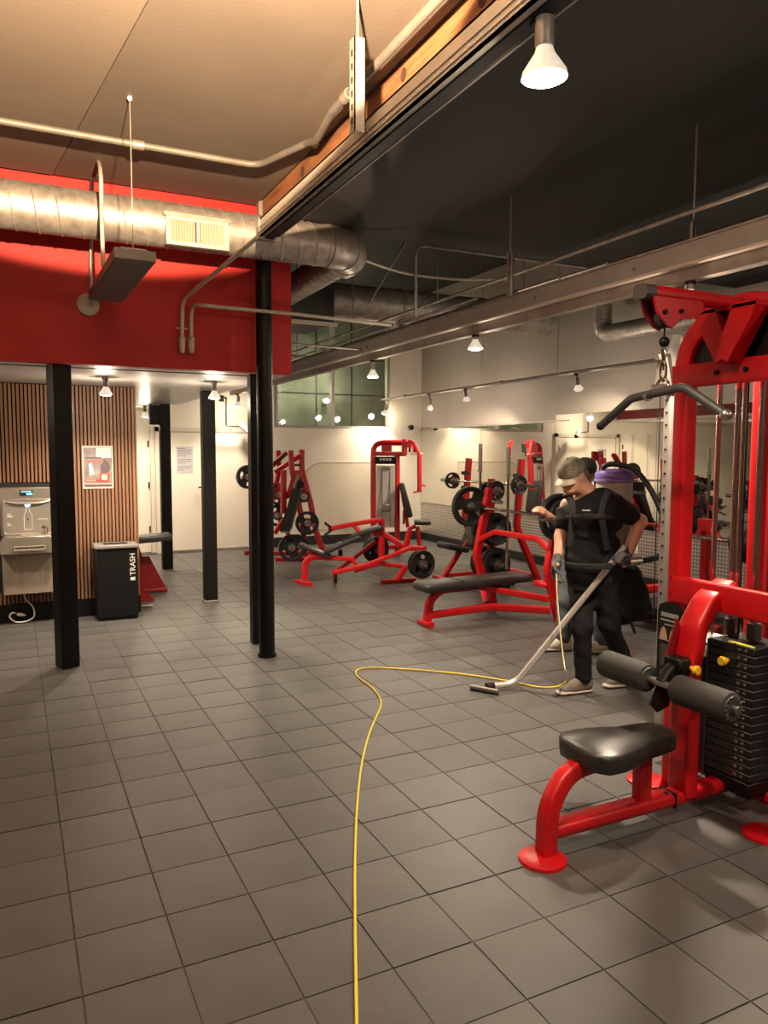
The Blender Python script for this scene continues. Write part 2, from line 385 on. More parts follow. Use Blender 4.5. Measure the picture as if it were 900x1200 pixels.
t.part('card', B().box((2.765, BY - .09, .95), (.05, .004, .11)), WHITEPL)
t.part('loop', B().tube([(2.765, BY - .09, 1.0), (2.78, BY - .09, 1.06)], .003, 5), WHITEPL)
d3 = struct('door_3', B().bb((1.20, BY - .035, .03), (1.95, BY - .005, 2.0), bev=.003), DOORM)
for x in (1.14, 1.60, 1.96): struct('stile', B().bb((x, BY - .06, .02), (x + .05, BY - .03, 2.03)), FR, d3)
for z in (.4, 1.1, 1.75): struct('hinge', B().cyl((1.93, BY - .055, z - .05), (1.93, BY - .055, z + .05), .012, 8), BLACKMET, d3)

# ---- slat wall (left) : each slat a piece
SY = 7.95
wsl = struct('wall_slat', B().bb((-3.2, SY + .03, 0), (1.12, SY + .16, SZ)), mat('black_felt', (.010, .008, .007), .9))
SLAT = mat('walnut_slat', (.27, .135, .070), .5, 0, col2=(.19, .088, .045), vscale=4, stretch=(14, 14, .7), bump=.1, bscale=40, rnd=.16)
sl_me = mesh_of(B().box((0, 0, 0), (.023, .03, 2.10), bev=.0015), 'slat', SLAT)
sl_low = mesh_of(B().box((0, 0, 0), (.023, .03, .135), bev=.0015), 'slat', SLAT)
sl_up = mesh_of(B().box((0, 0, 0), (.023, .03, .93), bev=.0015), 'slat', SLAT)
x = 1.10
while x > -1.3:
    if -.145 < x < .385:
        o = link('slat', sl_up, wsl); o.location = (x, SY + .015, SZ - .01 - .465)
        o = link('slat', sl_low, wsl); o.location = (x, SY + .015, .175 + .0675)
    else:
        o = link('slat', sl_me, wsl); o.location = (x, SY + .015, .175 + 1.05)
    x -= .0345
struct('end_slat', B().bb((1.115, SY - .005, .17), (1.13, SY + .16, SZ)), SLAT, wsl)
struct('baseboard_slat', B().bb((-3.2, SY - .012, 0), (1.135, SY + .03, .17)), BLACKMET)
# wall that closes the zone behind the slat wall
struct('wall_inner', B().bb((-3.2, SY + .16, 0), (1.12, SY + .2, SZ)), CREAM)

# ---- columns
def column(cx, cy, w, d, h, label, foot=True, rot=0):
    t = Thing('support_column', label, 'column', (cx, cy, 0), 'black columns')
    t.part('shaft', B().box((cx, cy, h / 2), (w, d, h), Matrix.Rotation(rot, 3, 'Z'), bev=.006), BLACKMET)
    if foot: t.part('foot_plate', B().box((cx, cy, .012), (w + .02, d + .02, .024), Matrix.Rotation(rot, 3, 'Z'), bev=.004), STRUT)
    return t
column(.33, 6.14, .135, .135, SZ, 'thick black square column standing before the drinking fountain', False, .35)
column(1.90, 8.16, .135, .13, SZ, 'black square column before the cream double door', True)
column(1.90, 10.72, .14, .12, SZ, 'far black square column by the passage behind the slat wall', False)
column(1.84, 6.20, .10, .10, SZ, 'black square post right behind the round pole', False)
t = Thing('round_pole', 'tall black round pole rising in front of the red wall', 'pole', (1.79, 5.76, 0))
t.part('shaft', B().cyl((1.79, 5.76, .02), (1.79, 5.76, 3.36), .062, 24), BLACKMET)
t.part('foot_plate', B().cyl((1.79, 5.76, 0), (1.79, 5.76, .025), .075, 24), BLACKMET)
t.part('cap_plate', B().box((1.79, 5.76, 3.38), (.16, .16, .025)), BLACKMET)
t = Thing('beam_bracket', 'dark box bracket at the head of the far black column', 'bracket', (1.72, 10.7, 2.0))
t.part('box', B().bb((1.70, 10.66, 2.0), (1.83, 10.78, SZ - .002), bev=.004), BLACKMET)
t.part('mount_plate', B().bb((1.69, 10.65, SZ - .02), (1.84, 10.79, SZ)), STRUT)
# ================================================================== overhead: beam, rails, ducts, conduits, lamps
t = Thing('wooden_beam', 'old rough wooden ceiling beam above the grey light rail', 'beam', (1.88, 2.0, 3.40))
bm_ = t.part('timber', B().bb((1.80, -2.1, 3.40), (1.975, 5.93, 3.58), bev=.008), WOOD)
for y in (2.75, 3.45, 4.9):
    t.part('knot_hole', B().lathe([(.0, .0), (.022, .0), (.028, .004), (.034, .0)], (1.799, y, 3.50), (-1, 0, 0), 10), mat('dark_knot', (.05, .02, .01), .9), bm_)
t.part('end_strap', B().bb((1.77, 5.80, 3.39), (1.80, 5.86, 3.58)).bb((1.77, 5.80, 3.375), (1.98, 5.86, 3.395)), STRUT)

t = Thing('light_rail', 'grey steel light rail hung below the wooden beam', 'rail', (1.48, 2.0, 2.98))
RAILM = mat('rail_paint', (.50, .45, .39), .5, .1, var=.15, vscale=6)
t.part('channel', B().bb((1.44, -1.6, 2.985), (1.452, 4.72, 3.095)).bb((1.44, -1.6, 3.085), (1.54, 4.72, 3.095)).bb((1.44, -1.6, 2.985), (1.475, 4.72, 2.995)), RAILM)
t.part('rib', B().bb((1.434, -1.6, 3.035), (1.441, 4.72, 3.047)), RAILM)
t.part('rib', B().bb((1.434, -1.6, 3.008), (1.441, 4.72, 3.016)), RAILM)
t.part('busway', B().bb((1.476, -1.6, 2.975), (1.525, 4.70, 3.08)), BLACKMET)
t.part('edge_wire', B().tube([(1.545, -1.6, 2.985), (1.545, 4.65, 2.985)], .008, 6), STRUT)
t.part('end_clip', B().bb((1.43, 4.70, 2.97), (1.55, 4.75, 3.10), bev=.004), GALV)

def hanger(name, label, x, y, zc, z1, z0, slot=True, w=.042):
    t = Thing(name, label, 'hanger', (x, y, z0))
    t.part('rod', B().cyl((x, y, z1 - .03), (x, y, zc), .006, 8), STRUT)
    st = t.part('strut', B().bb((x - w / 2, y - w / 2, z0), (x + w / 2, y - w / 2 + .005, z1)).bb((x - w / 2, y - w / 2, z0), (x - w / 2 + .005, y + w / 2, z1)).bb((x + w / 2 - .005, y - w / 2, z0), (x + w / 2, y + w / 2, z1)), GALV)
    if slot:
        k = z0 + .05
        while k < z1 - .04:
            t.part('slot', B().box((x - w / 2 - .001, y, k), (.003, .014, .026), bev=.001), BLACKMET, st); k += .055
    return t
hanger('strut_hanger', 'slotted steel hanger carrying the grey light rail', 1.375, 3.06, 3.56, 3.385, 3.0, True, .052)
hanger('strut_hanger', 'thin steel hanger rod holding the conduit rack above the bench', 3.06, 4.30, 3.36, 2.98, 2.70, False, .03)
hanger('strut_hanger', 'short hanger rod holding the grey channel above the pulldown machine', 3.28, 2.96, 3.36, 2.86, 2.74, False, .025)

def conduit(label, pts, r=.013, fil=.08, m=None, clips=(), name='conduit'):
    P = fillet(pts, fil, 6); t = Thing(name, label, 'conduit', pts[0])
    t.part('pipe', B().tube(P, r, 10), m or GALV)
    for c, d in clips:
        t.part('coupling', B().cyl(Vector(c) - Vector(d) * .035, Vector(c) + Vector(d) * .035, r * 1.35, 10), STRUT)
    return t
conduit('dark conduit crossing the lit brown ceiling and bending along the beam', [(-3.0, 4.93, 3.50), (1.50, 4.93, 3.50), (1.66, 4.45, 3.50), (1.66, 4.30, 3.46), (1.60, 3.9, 3.46), (1.60, -1.0, 3.46)], .021, .12, mat('dull_conduit', (.20, .18, .155), .55, .3, var=.2, vscale=8), [((.75, 4.93, 3.50), (1, 0, 0)), ((1.60, 3.7, 3.46), (0, 1, 0))])
a = Vector((1.47, 4.68, 3.02)); b = AY(214, 352, 5.86); c = AY(213, 398, 5.86)
conduit('pale conduit slanting from the light rail down the red wall', [a, b, c], .015, .08, IVORY)
e = AY(224, 398, 5.86); f = AY(224, 361, 5.86); g = AY(345, 368, 5.62); h = AY(458, 381, 5.75)
conduit('pale conduit crossing the red wall in front of the round pole', [e, f + Vector((0, 0, .02)), AY(236, 361, 5.64) + Vector((0, 0, .02)), g, h], .014, .10, IVORY)
for p, s in ((c, 'left'), (e, 'right')):
    t = Thing('conduit_connector', '%s of the two pale conduit end fittings on the red wall' % s, 'fitting', p - Vector((0, 0, .1)))
    t.part('body', B().lathe([(.0, -.10), (.016, -.10), (.020, -.085), (.024, -.05), (.024, 0), (.016, .02), (.016, .03)], p, (0, 0, 1), 14), IVORY)
    t.part('collar', B().lathe([(.025, -.005), (.028, .0), (.028, .014), (.018, .02)], p, (0, 0, 1), 14), GALV)
c2 = AY(213, 385, 5.9)
t = Thing('conduit_clip', 'small clip fixing the slanted conduit to the red wall', 'clip', c2)
t.part('strap', B().box(c2, (.09, .02, .012)), IVORY)

# --- big front duct with helical seam, elbow, leg running back
def helix(path_fn, L, r, pitch, n=26):
    N = int(L / pitch * n); return [path_fn(L * i / N, 2 * PI * i / n, r) for i in range(N + 1)]
DZ, DY, DR = 3.20, 5.48, .152
t = Thing('spiral_duct', 'large bright spiral duct running across the red wall', 'duct', (.5, DY, DZ - DR))
t.part('pipe', B().cyl((-3.0, DY, DZ), (2.20, DY, DZ), DR, 40), GALV)
t.part('seam', B().tube(helix(lambda s, a, r: Vector((-3.0 + s, DY + r * math.cos(a), DZ + r * math.sin(a))), 5.2, DR + .001, .135), .005, 5), mat('seam_steel', (.62, .57, .50), .35, .7))
el = [Vector((2.18, DY, DZ))] + [Vector((2.20 + .26 * math.sin(a), DY + .26 - .26 * math.cos(a), DZ - .0 * a)) for a in [PI / 2 * k / 8 for k in range(9)]] + [Vector((2.46, DY + .30, DZ))]
ebw = t.part('elbow', B().tube(el, DR + .004, 32), GALV)
for k in (1, 4, 7): t.part('elbow_ring', B().tube([el[k], el[k + 1] * .12 + el[k] * .88], DR + .010, 32), STRUT, ebw)
t.part('rear_pipe', B().cyl((2.46, DY + .28, DZ), (2.46, 7.28, DZ - .02), DR - .03, 32), GALV)
t.part('rear_seam', B().tube(helix(lambda s, a, r: Vector((2.46 + r * math.cos(a), DY + .3 + s, DZ - .005 * s + r * math.sin(a))), 1.48, DR - .028, .12), .005, 5), STRUT)
for x in (-.1, 2.0):
    t.part('hanger_strap', B().bb((x - .015, DY - .01, DZ + DR - .005), (x + .015, DY + .01, 3.575)), GALV)
t = Thing('duct_vent', 'ivory louvred vent set into the bright spiral duct', 'vent', (1.18, 5.30, 3.03))
y0 = DY - DR - .02
t.part('backing', B().bb((1.0, y0 + .005, 3.05), (1.38, y0 + .05, 3.20)), mat('vent_dark', (.06, .05, .04), .8))
fr = t.part('frame', B().bb((.975, y0 - .012, 3.03), (1.40, y0 + .03, 3.055)).bb((.975, y0 - .012, 3.195), (1.40, y0 + .03, 3.22)).bb((.975, y0 - .012, 3.055), (1.005, y0 + .03, 3.195)).bb((1.37, y0 - .012, 3.055), (1.40, y0 + .03, 3.195)).bb((1.18, y0 - .012, 3.055), (1.20, y0 + .02, 3.195)), IVORY)
lv = mesh_of(B().box((0, 0, 0), (.006, .02, .14), Matrix.Rotation(.5, 3, 'Z')), 'louvre', IVORY)
for k in range(20):
    x = 1.013 + k * .0184
    if abs(x - 1.19) < .012: continue
    o = link('louvre', lv, t.o); o.location = Vector((x, y0, 3.125)) - t.loc
t.part('top_lip', B().bb((.96, y0 - .02, 3.215), (1.41, y0 + .06, 3.24)), STRUT)

# dark plenum, back duct, ducts on the right
t = Thing('plenum_box', 'dark rectangular plenum box behind the end of the front duct', 'duct', (2.6, 7.2, 2.9))
t.part('casing', B().bb((2.12, 7.3, 2.95), (3.02, 8.1, 3.30), bev=.006), mat('dark_plenum', (.045, .040, .036), .5, .3))
t.part('flange', B().bb((2.10, 7.26, 2.92), (3.04, 7.31, 2.955)), IVORY)
t = Thing('spiral_duct', 'wide dull duct crossing the high ceiling near the inner window', 'duct', (4.5, 8.7, 3.2))
t.part('pipe', B().cyl((3.0, 8.4, 3.42), (6.6, 8.4, 3.42), .20, 32), GALV)
t.part('flange', B().cyl((4.30, 8.4, 3.42), (4.34, 8.4, 3.42), .212, 32), STRUT)
for x in (3.6, 6.2): t.part('hanger_rod', B().cyl((x, 8.4, 3.60), (x, 8.4, 4.51), .008, 8), STRUT)
t.part('flange', B().cyl((5.5, 8.4, 3.42), (5.54, 8.4, 3.42), .212, 32), STRUT)
p0 = AX(707, 348, 6.45); p1 = AX(707, 392, 6.45)
t = Thing('elbow_duct', 'small silver duct dropping and turning along the upper right wall', 'duct', p1)
pts = fillet([(6.45, p0.y, 3.62), (6.45, p0.y, p1.z), (6.45, 4.2, p1.z - .03)], .16, 7)
t.part('pipe', B().tube(pts, .105, 24), GALV)
for k in range(1, 7, 2): t.part('elbow_ring', B().tube([pts[k], pts[k] * .8 + pts[k + 1] * .2], .113, 24), STRUT)
t = Thing('spiral_duct', 'silver duct running beside the grey channel at the upper right', 'duct', (4.1, 3, 2.98))
t.part('pipe', B().cyl((4.5, .5, 3.08), (4.5, 5.5, 3.08), .125, 28), GALV)
t.part('seam', B().tube(helix(lambda s, a, r: Vector((4.5 + r * math.cos(a), .5 + s, 3.08 + r * math.sin(a))), 5.0, .126, .13), .004, 5), STRUT)
t.part('hanger_strap', B().bb((4.49, 3.0, 3.15), (4.51, 3.03, 3.37)), GALV)

# --- long channel ("tray") with conduits above it, over the middle of the room
t = Thing('cable_channel', 'long grey steel channel crossing the room overhead to the back wall', 'channel', (3.2, 6.5, 2.58))
t.part('web', B().bb((3.20, .5, 2.625), (3.212, 12.25, 2.735)), mat('channel_paint', (.42, .385, .345), .5, .05, var=.15, vscale=4))
t.part('bottom_flange', B().bb((3.17, .5, 2.612), (3.30, 12.25, 2.626)), mat('channel_lip', (.66, .58, .50), .45, .05))
t.part('top_flange', B().bb((3.19, .5, 2.735), (3.30, 12.25, 2.747)), GALV)
t.part('light_busway', B().bb((3.22, .5, 2.545), (3.285, 12.25, 2.61)), STRUT)
for k in range(12):
    t.part('bolt', B().cyl((3.20, 1.5 + k * .9, 2.68), (3.192, 1.5 + k * .9, 2.68), .010, 8), STRUT)
conduit('long thin conduit running above the grey channel', [(3.12, .5, 2.86), (3.12, 12.2, 2.84)], .012)
for k, (x, z) in enumerate(((3.20, 2.80), (3.30, 2.79), (3.40, 2.83), (3.50, 2.86))):
    conduit(['first', 'second', 'third', 'fourth'][k] + ' of four thin conduits racked behind the grey channel', [(x, 4.9 - .35 * k, z), (x, 12.2, z)], .011)
for y in (6.1, 8.0, 9.9):
    t = Thing('trapeze_bar', ['nearest', 'middle', 'farthest'][[6.1, 8.0, 9.9].index(y)] + ' cross bar carrying the thin conduits', 'bracket', (3.3, y, 2.75))
    t.part('crossbar', B().bb((3.08, y - .02, 2.755), (3.56, y + .02, 2.78)), GALV)
    t.part('rod', B().cyl((3.54, y, 2.76), (3.54, y, 4.5), .006, 8), STRUT)
# conduit rising from the channel and turning
q0 = AX(487, 372, 2.98); q1 = AX(487, 287, 2.98)
conduit('thin conduit rising from the channel and turning under the black ceiling', [q0, (q0.x, q0.y, q1.z), (5.0, q0.y - .02, q1.z)], .013, .09)
c0 = AY(412, 300, 5.7)
conduit('thin white cable sagging from the duct elbow to the hanger rod', smooth_path([c0, D(470, 319, 6.2), D(530, 327, 5.9), D(595, 328, 5.5)], 6), .009, .01, WHITEPL, name='cable')
conduit('slanted brace rod in front of the dull back duct', [D(541, 172, 7.05), D(432, 356, 7.3)], .010, .01)
conduit('steel conduit crossing below the dark plenum box', [(2.1, 7.15, 2.70), (3.4, 7.0, 2.66)], .012)

# --- heater slab hung before the red wall, its wires, disc and loop of conduit
z0 = 2.70
A0, A1, A2, A3 = G(134, 301, z0), G(183, 307, z0), G(143, 355, z0), G(104, 351, z0)
t = Thing('panel_heater', 'flat grey panel heater hung at a slant before the red wall', 'heater', (A0 + A2) / 2)
up = Vector((0, 0, .055))
vs = [A0, A1, A2, A3, A0 + up, A1 + up, A2 + up, A3 + up]
t.part('casing', B().add(vs, [(0, 1, 2, 3), (7, 6, 5, 4), (0, 4, 5, 1), (1, 5, 6, 2), (2, 6, 7, 3), (3, 7, 4, 0)]), GREYCAB)
i0 = [p + ((A0 + A2) / 2 - p) * .06 - Vector((0, 0, .003)) for p in (A0, A1, A2, A3)]
t.part('emitter_plate', B().add(i0 + [p + Vector((0, 0, .004)) for p in i0], [(0, 1, 2, 3), (7, 6, 5, 4), (0, 4, 5, 1), (1, 5, 6, 2), (2, 6, 7, 3), (3, 7, 4, 0)]), mat('emitter_grey', (.15, .132, .12), .6))
mid = (A0 * .55 + A1 * .45) + up
t.part('hanging_wire', B().cyl(mid, (mid.x, mid.y, 3.56), .0025, 6), STRUT)
m2 = (A3 + A2) / 2 + up
t.part('hanging_wire', B().cyl(m2, (m2.x, m2.y, 3.56), .0025, 6), STRUT)
t.part('ceiling_hook', B().ball((mid.x, mid.y, 3.555), .014), WHITEPL)
t.part('mounting_bracket', B().box((A0 + A1) / 2 + up + Vector((0, .1, .012)), (.14, .05, .024)), IVORY)
jc = AY(103, 357, 5.945)
t = Thing('junction_disc', 'round ivory junction cover on the red wall', 'disc', jc)
t.part('cover', B().lathe([(0, .03), (.06, .028), (.078, .018), (.080, 0)], jc, (0, -1, 0), 28), IVORY)
t.part('spout', B().tube(fillet([jc + Vector((.02, -.02, 0)), jc + Vector((.02, -.06, 0)), jc + Vector((.05, -.06, .02))], .02), .012, 8), IVORY)
lp = [jc + Vector((.02, -.035, .0)), AY(107, 283, 5.87), AY(108, 215, 5.87), AY(114, 190, 5.60), AY(118, 205, 5.22), AY(119, 250, 5.2), AY(121, 312, 5.15)]
conduit('looped flexible conduit hanging over the duct down to the heater', smooth_path(lp, 7), .013, .01, IVORY)

# --- reflector lamps: holder, neck, reflector, glowing face and the light it gives
def lamp(top, bulb, aim, label, r=.06, watt=LAMP_W, ang=105, blend=.55, group='reflector lamps', lit=True, size=.06):
    top = Vector(top); bulb = Vector(bulb); ax = (Vector(aim) - bulb).normalized()
    t = Thing('reflector_lamp', label, 'lamp', bulb, group)
    neck = bulb - ax * r * 1.25
    t.part('mount', B().cyl(top, top - Vector((0, 0, .02)), r * .5, 14), BLACKMET)
    t.part('stem', B().tube([top, top * .4 + (neck - ax * r * 1.3) * .6, neck - ax * r * 1.2], r * .12, 8), BLACKMET)
    t.part('socket', B().lathe([(0, -r * 1.5), (r * .42, -r * 1.5), (r * .42, -r * .1), (r * .36, 0)], neck, ax, 18), STRUT)
    t.part('reflector', B().lathe([(r * .36, -.001), (r * .45, r * .25), (r * .95, r * 1.0), (r, r * 1.2), (r * .97, r * 1.24)], neck, ax, 24), BULBW)
    t.part('bulb_face', B().lathe([(r * .97, r * 1.23), (r * .7, r * 1.36), (r * .3, r * 1.42), (0, r * 1.43)], neck, ax, 24), BULB)
    if lit:
        L = spot('lamp_light', neck + ax * r * 1.55, neck + ax * 5, watt, ang, blend, WARM, size); L.parent = t.o
        L.matrix_parent_inverse = Matrix.Translation(-t.loc)
        # the translucent reflector also glows to all sides
        pl_ = bpy.data.lights.new('lamp_glow', 'POINT'); pl_.energy = LAMP_W * .13; pl_.color = WARM; pl_.shadow_soft_size = .05
        po = bpy.data.objects.new('lamp_glow', pl_); COL.objects.link(po); po.location = neck + ax * r * 1.75; po.parent = t.o; po.matrix_parent_inverse = Matrix.Translation(-t.loc)
    return t
lb = G(638, 92, 2.80)
lamp((lb.x, lb.y + .02, 2.98), lb, lb + Vector((.05, .02, -2)), 'largest lamp hanging close to the camera from the grey rail', .072, LAMP_W * .6, 125, .7)
P = AX(557, 409, 3.25); lamp((3.25, P.y, 2.548), P, P + Vector((0, 0, -2)), 'lamp under the grey channel left of the elbow duct', .058, LAMP_W * 1.7, 120)
P = AX(437, 442, 3.25); lamp((3.25, P.y, 2.548), P, P + Vector((0, 0, -2)), 'lamp under the grey channel in front of the inner window', .058, LAMP_W, 120)
P = AX(272.5, 477, 3.22); lamp((3.25, 11.9, 2.548), (3.25, 11.9, P.z), (3.0, 12.1, 0), 'lamp at the far end of the grey channel above the cream door', .06, LAMP_W * .6)
P = AX(808, 356, 3.25)
lamp((3.25, P.y, 2.548), P, (3.2, P.y - .1, 0), 'lamp under the grey channel just above the boom of the pulldown machine', .058, LAMP_W * 2.0, 120)
# wall conduit with four aimed lamps
conduit('thin conduit with four lamps along the upper right wall', [(6.0, 12.3, 2.56), (6.0, 3.2, 2.60)], .020, .01, STRUT, [((6.0, y, 2.58), (0, 1, 0)) for y in (11.4, 8.6)])
for px, py, aim, lab in ((450, 485, (5.6, 12.6, 1.0), 'lamp on the wall conduit in the far corner by the inner window'), (504, 479, (6.2, 11.2, 0.6), 'second lamp of the wall conduit above the mirror corner'),
                         (547, 469, (6.6, 10.0, 1.2), 'tilted third lamp of the wall conduit above the mirror'), (678, 456, (6.7, 7.6, 1.3), 'tilted lamp of the wall conduit above the man in the cap')):
    P = AX(px, py, 6.0); lamp((6.0, P.y + .05, 2.56), P, aim, lab, .055, LAMP_W * .75, 120, .5)
# lamps under the low soffit
for top, lab, aim in (((.75, 7.02), 'lamp under the white soffit in front of the slat wall', (.70, 7.4, 0)), ((1.70, 7.02), 'lamp under the white soffit beside the black column before the door', (1.75, 7.2, 0)),
                      ((1.72, 11.2), 'small far lamp under the soffit near the side door', (1.9, 11.9, 0))):
    x, y = top; lamp((x, y, SZ), (x, y, SZ - .15), aim, lab, .056, LAMP_W * 1.15, 130, .6)
# unseen lamps added along the same rows to brighten the foreground
lamp((1.49, .2, 2.98), (1.49, .2, 2.80), (1.4, .6, 0), 'added unseen lamp on the grey rail above and behind the camera', .072, LAMP_W * .45, 135, .8)
lamp((3.25, .7, 2.548), (3.25, .7, 2.40), (3.1, 1.2, 0), 'added unseen lamp on the grey channel beyond the right edge of the picture', .058, LAMP_W * .5, 125, .7)
lamp((-.9, 6.6, SZ), (-.9, 6.6, SZ - .15), (-.8, 6.8, 0), 'added unseen lamp under the white soffit beyond the left edge of the picture', .056, LAMP_W * .7, 130, .6)
lamp((.3, 10.2, SZ), (.3, 10.2, SZ - .15), (.3, 10.6, 0), 'lamp under the soffit in the room behind the slat wall', .056, LAMP_W * .9, 140, .6)
lamp((6.0, 4.6, 2.56), (6.0, 4.62, 2.44), (6.5, 4.9, .8), 'lamp of the wall conduit hidden behind the pulldown machine', .055, LAMP_W * .8, 120, .5)
# flood lamp on the brown ceiling that washes the ceiling, duct and red wall
fl0 = Vector((.50, 1.52, 2.78))
t = Thing('flood_lamp', 'warm flood lamp hung under the brown ceiling above the picture edge', 'lamp', fl0)
ax = Vector((.02, .72, .695)).normalized()
t.part('housing', B().lathe([(0, -.16), (.06, -.16), (.075, -.10), (.11, 0), (.115, .02)], fl0, ax, 24), BLACKMET)
t.part('lens', B().lathe([(.113, .01), (.07, .02), (0, .022)], fl0, ax, 24), BULB)
t.part('yoke', B().cyl(fl0 - ax * .1, (fl0.x, fl0.y - .12, 3.57), .01, 8), BLACKMET)
L = spot('flood_light', fl0 + ax * .05, fl0 + ax * 3, 1350, 86, .06, (1.0, .68, .40), .03); L.parent = t.o; L.matrix_parent_inverse = Matrix.Translation(-t.loc)
# ================================================================== left side: fountain, bin, poster, notice, camera
FY = 7.86
t = Thing('bottle_filler', 'stainless bottle filling fountain on the slat wall', 'water fountain', (.13, SY, .29))
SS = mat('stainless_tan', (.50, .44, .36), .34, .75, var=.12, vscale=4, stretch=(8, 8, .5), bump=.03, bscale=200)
SS2 = mat('stainless_bright', (.66, .60, .50), .26, .8)
t.part('recess', B().bb((-.155, SY - .004, .295), (.395, SY + .03, 1.335)), mat('recess_black', (.008, .008, .008), .8))
up_ = t.part('upper_body', B().bb((-.12, SY - .09, .84), (.355, SY, 1.295), bev=.008), SS)
t.part('alcove', B().prism([(x * .425 + .118, z * .32 + 1.02) for x, z in rrect(1, 1, .09, 4)], .012, (0, SY - .091, 0), (1, 0, 0), (0, 0, 1)), mat('alcove_steel', (.36, .32, .27), .45, .6), up_)
t.part('alcove_rim', B().tube([(x * .425 + .118, SY - .098, z * .32 + 1.02) for x, z in rrect(1, 1, .09, 4) + rrect(1, 1, .09, 4)[:1]], .005, 6), SS2, up_)
t.part('alcove_brow', B().tube(smooth_path([(-.06, SY - .10, 1.165), (.03, SY - .115, 1.148), (.2, SY - .115, 1.148), (.30, SY - .10, 1.165)]), .010, 8), SS2, up_)
ds = t.part('display', B().bb((.055, SY - .097, 1.22), (.165, SY - .088, 1.268)), mat('display_black', (.01, .02, .025), .2), up_)
t.part('display_digits', B().bb((.11, SY - .0985, 1.225), (.160, SY - .0965, 1.242)), mat('display_blue', (.1, .6, .8), .4, emit=(.15, .75, 1), estr=1.2), ds)
t.part('display_line', B().bb((.065, SY - .0985, 1.250), (.150, SY - .0965, 1.262)), mat('display_cyan', (.2, .4, .45), .4, emit=(.3, .6, .7), estr=.4), ds)
t.part('spout_light', B().ball((.115, SY - .10, 1.13), .020, sc=(1.2, .5, .8)), mat('spout_led', (.4, .8, 1), .4, emit=(.3, .75, 1), estr=3.0), up_)
bo = [(.083, .90), (.083, 1.04), (.10, 1.07), (.105, 1.11), (.128, 1.11), (.133, 1.07), (.15, 1.04), (.15, .90), (.083, .90)]
t.part('bottle_mark', B().tube([(x, SY - .098, z) for x, z in bo], .0035, 5), WHITEPL, up_)
t.part('drop_mark', B().lathe([(0, 0), (.010, .012), (.006, .024), (0, .034)], (.116, SY - .098, .985), (0, 0, 1), 8), mat('mark_brown', (.12, .09, .07), .5), up_)
t.part('instruction_mark', B().bb((.20, SY - .0985, .992), (.285, SY - .0965, .998)), WHITEPL, up_)
for z, w_ in ((1.04, .03), (1.02, .045), (.955, .02), (.94, .035)):
    t.part('instruction_mark', B().bb((-.06, SY - .0985, z), (-.06 + w_, SY - .0965, z + .010)), WHITEPL, up_)
bs = t.part('basin', B().prism([(-.125, .80), (-.125, .70), (.36, .70), (.36, .80), (.33, .845), (-.095, .845)], .34, (0, SY - .17, 0), (1, 0, 0), (0, 0, 1)), SS)
t.part('basin_tray', B().box((.118, SY - .19, .850), (.40, .25, .012), bev=.005), SS2, bs)
t.part('basin_grille', B().box((-.02, SY - .19, .858), (.14, .13, .006), bev=.002), mat('grille_dark', (.15, .13, .11), .5, .5), bs)
t.part('bubbler', B().tube(fillet([(.27, SY - .13, .85), (.27, SY - .13, .91), (.245, SY - .19, .925)], .03), .015, 10), CHROME, bs)
t.part('push_bar', B().tube(fillet([(-.01, SY - .345, .765), (-.01, SY - .352, .735), (.25, SY - .352, .735), (.25, SY - .345, .765), (-.01, SY - .345, .765)], .015), .005, 6), SS2, bs)
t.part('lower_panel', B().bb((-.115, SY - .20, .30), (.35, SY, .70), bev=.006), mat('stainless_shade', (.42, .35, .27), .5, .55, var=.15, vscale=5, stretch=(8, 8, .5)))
# power cord under it
pts = [(.05, SY - .03, .30), (.075, SY - .05, .22), (.13, SY - .06, .15), (.14, SY - .07, .06), (.07, SY - .08, .018), (-.02, SY - .08, .02), (-.07, SY - .06, .07), (-.045, SY - .05, .105), (.0, SY - .05, .09)]
t = Thing('power_cord', 'white power cord with plug hanging under the fountain', 'cord', (.05, SY - .05, 0))
t.part('wire', B().tube(smooth_path(pts, 6), .007, 8), WHITEPL)
t.part('plug', B().lathe([(0, -.03), (.016, -.025), (.02, 0), (.014, .03), (.006, .05), (0, .055)], (.02, SY - .05, .083), (1, 0, -.25), 12), WHITEPL)

# bin
t = Thing('trash_bin', 'tall black trash bin with grey lid against the slat wall', 'trash bin', (.88, 7.74, 0))
t.part('body', B().bb((.69, 7.63, .03), (1.07, 7.90, .70), bev=.006), mat('bin_black', (.006, .007, .007), .45, 0, var=.2, vscale=20, spec=.25))
t.part('plinth', B().bb((.70, 7.64, 0), (1.06, 7.89, .035)), BLACKMET)
ld = t.part('lid', B().bb((.675, 7.615, .70), (1.085, 7.915, .735), bev=.008), mat('lid_grey', (.20, .19, .18), .45))
t.part('lid_opening', B().bb((.77, 7.70, .7345), (.99, 7.83, .738)), mat('opening_black', (.004, .004, .004), .9), ld)
text_mesh('TRASH', .072, (1.045, 7.627, .43), (0, 0, 1), (-1, 0, 0), 'lettering', WHITEPL, t)
ic = Vector((1.02, 7.627, .395))
t.part('bin_symbol', B().bb((ic.x - .022, 7.624, ic.z - .012), (ic.x + .012, 7.629, ic.z + .018)).bb((ic.x + .015, 7.624, ic.z - .016), (ic.x + .021, 7.629, ic.z + .022)), WHITEPL)

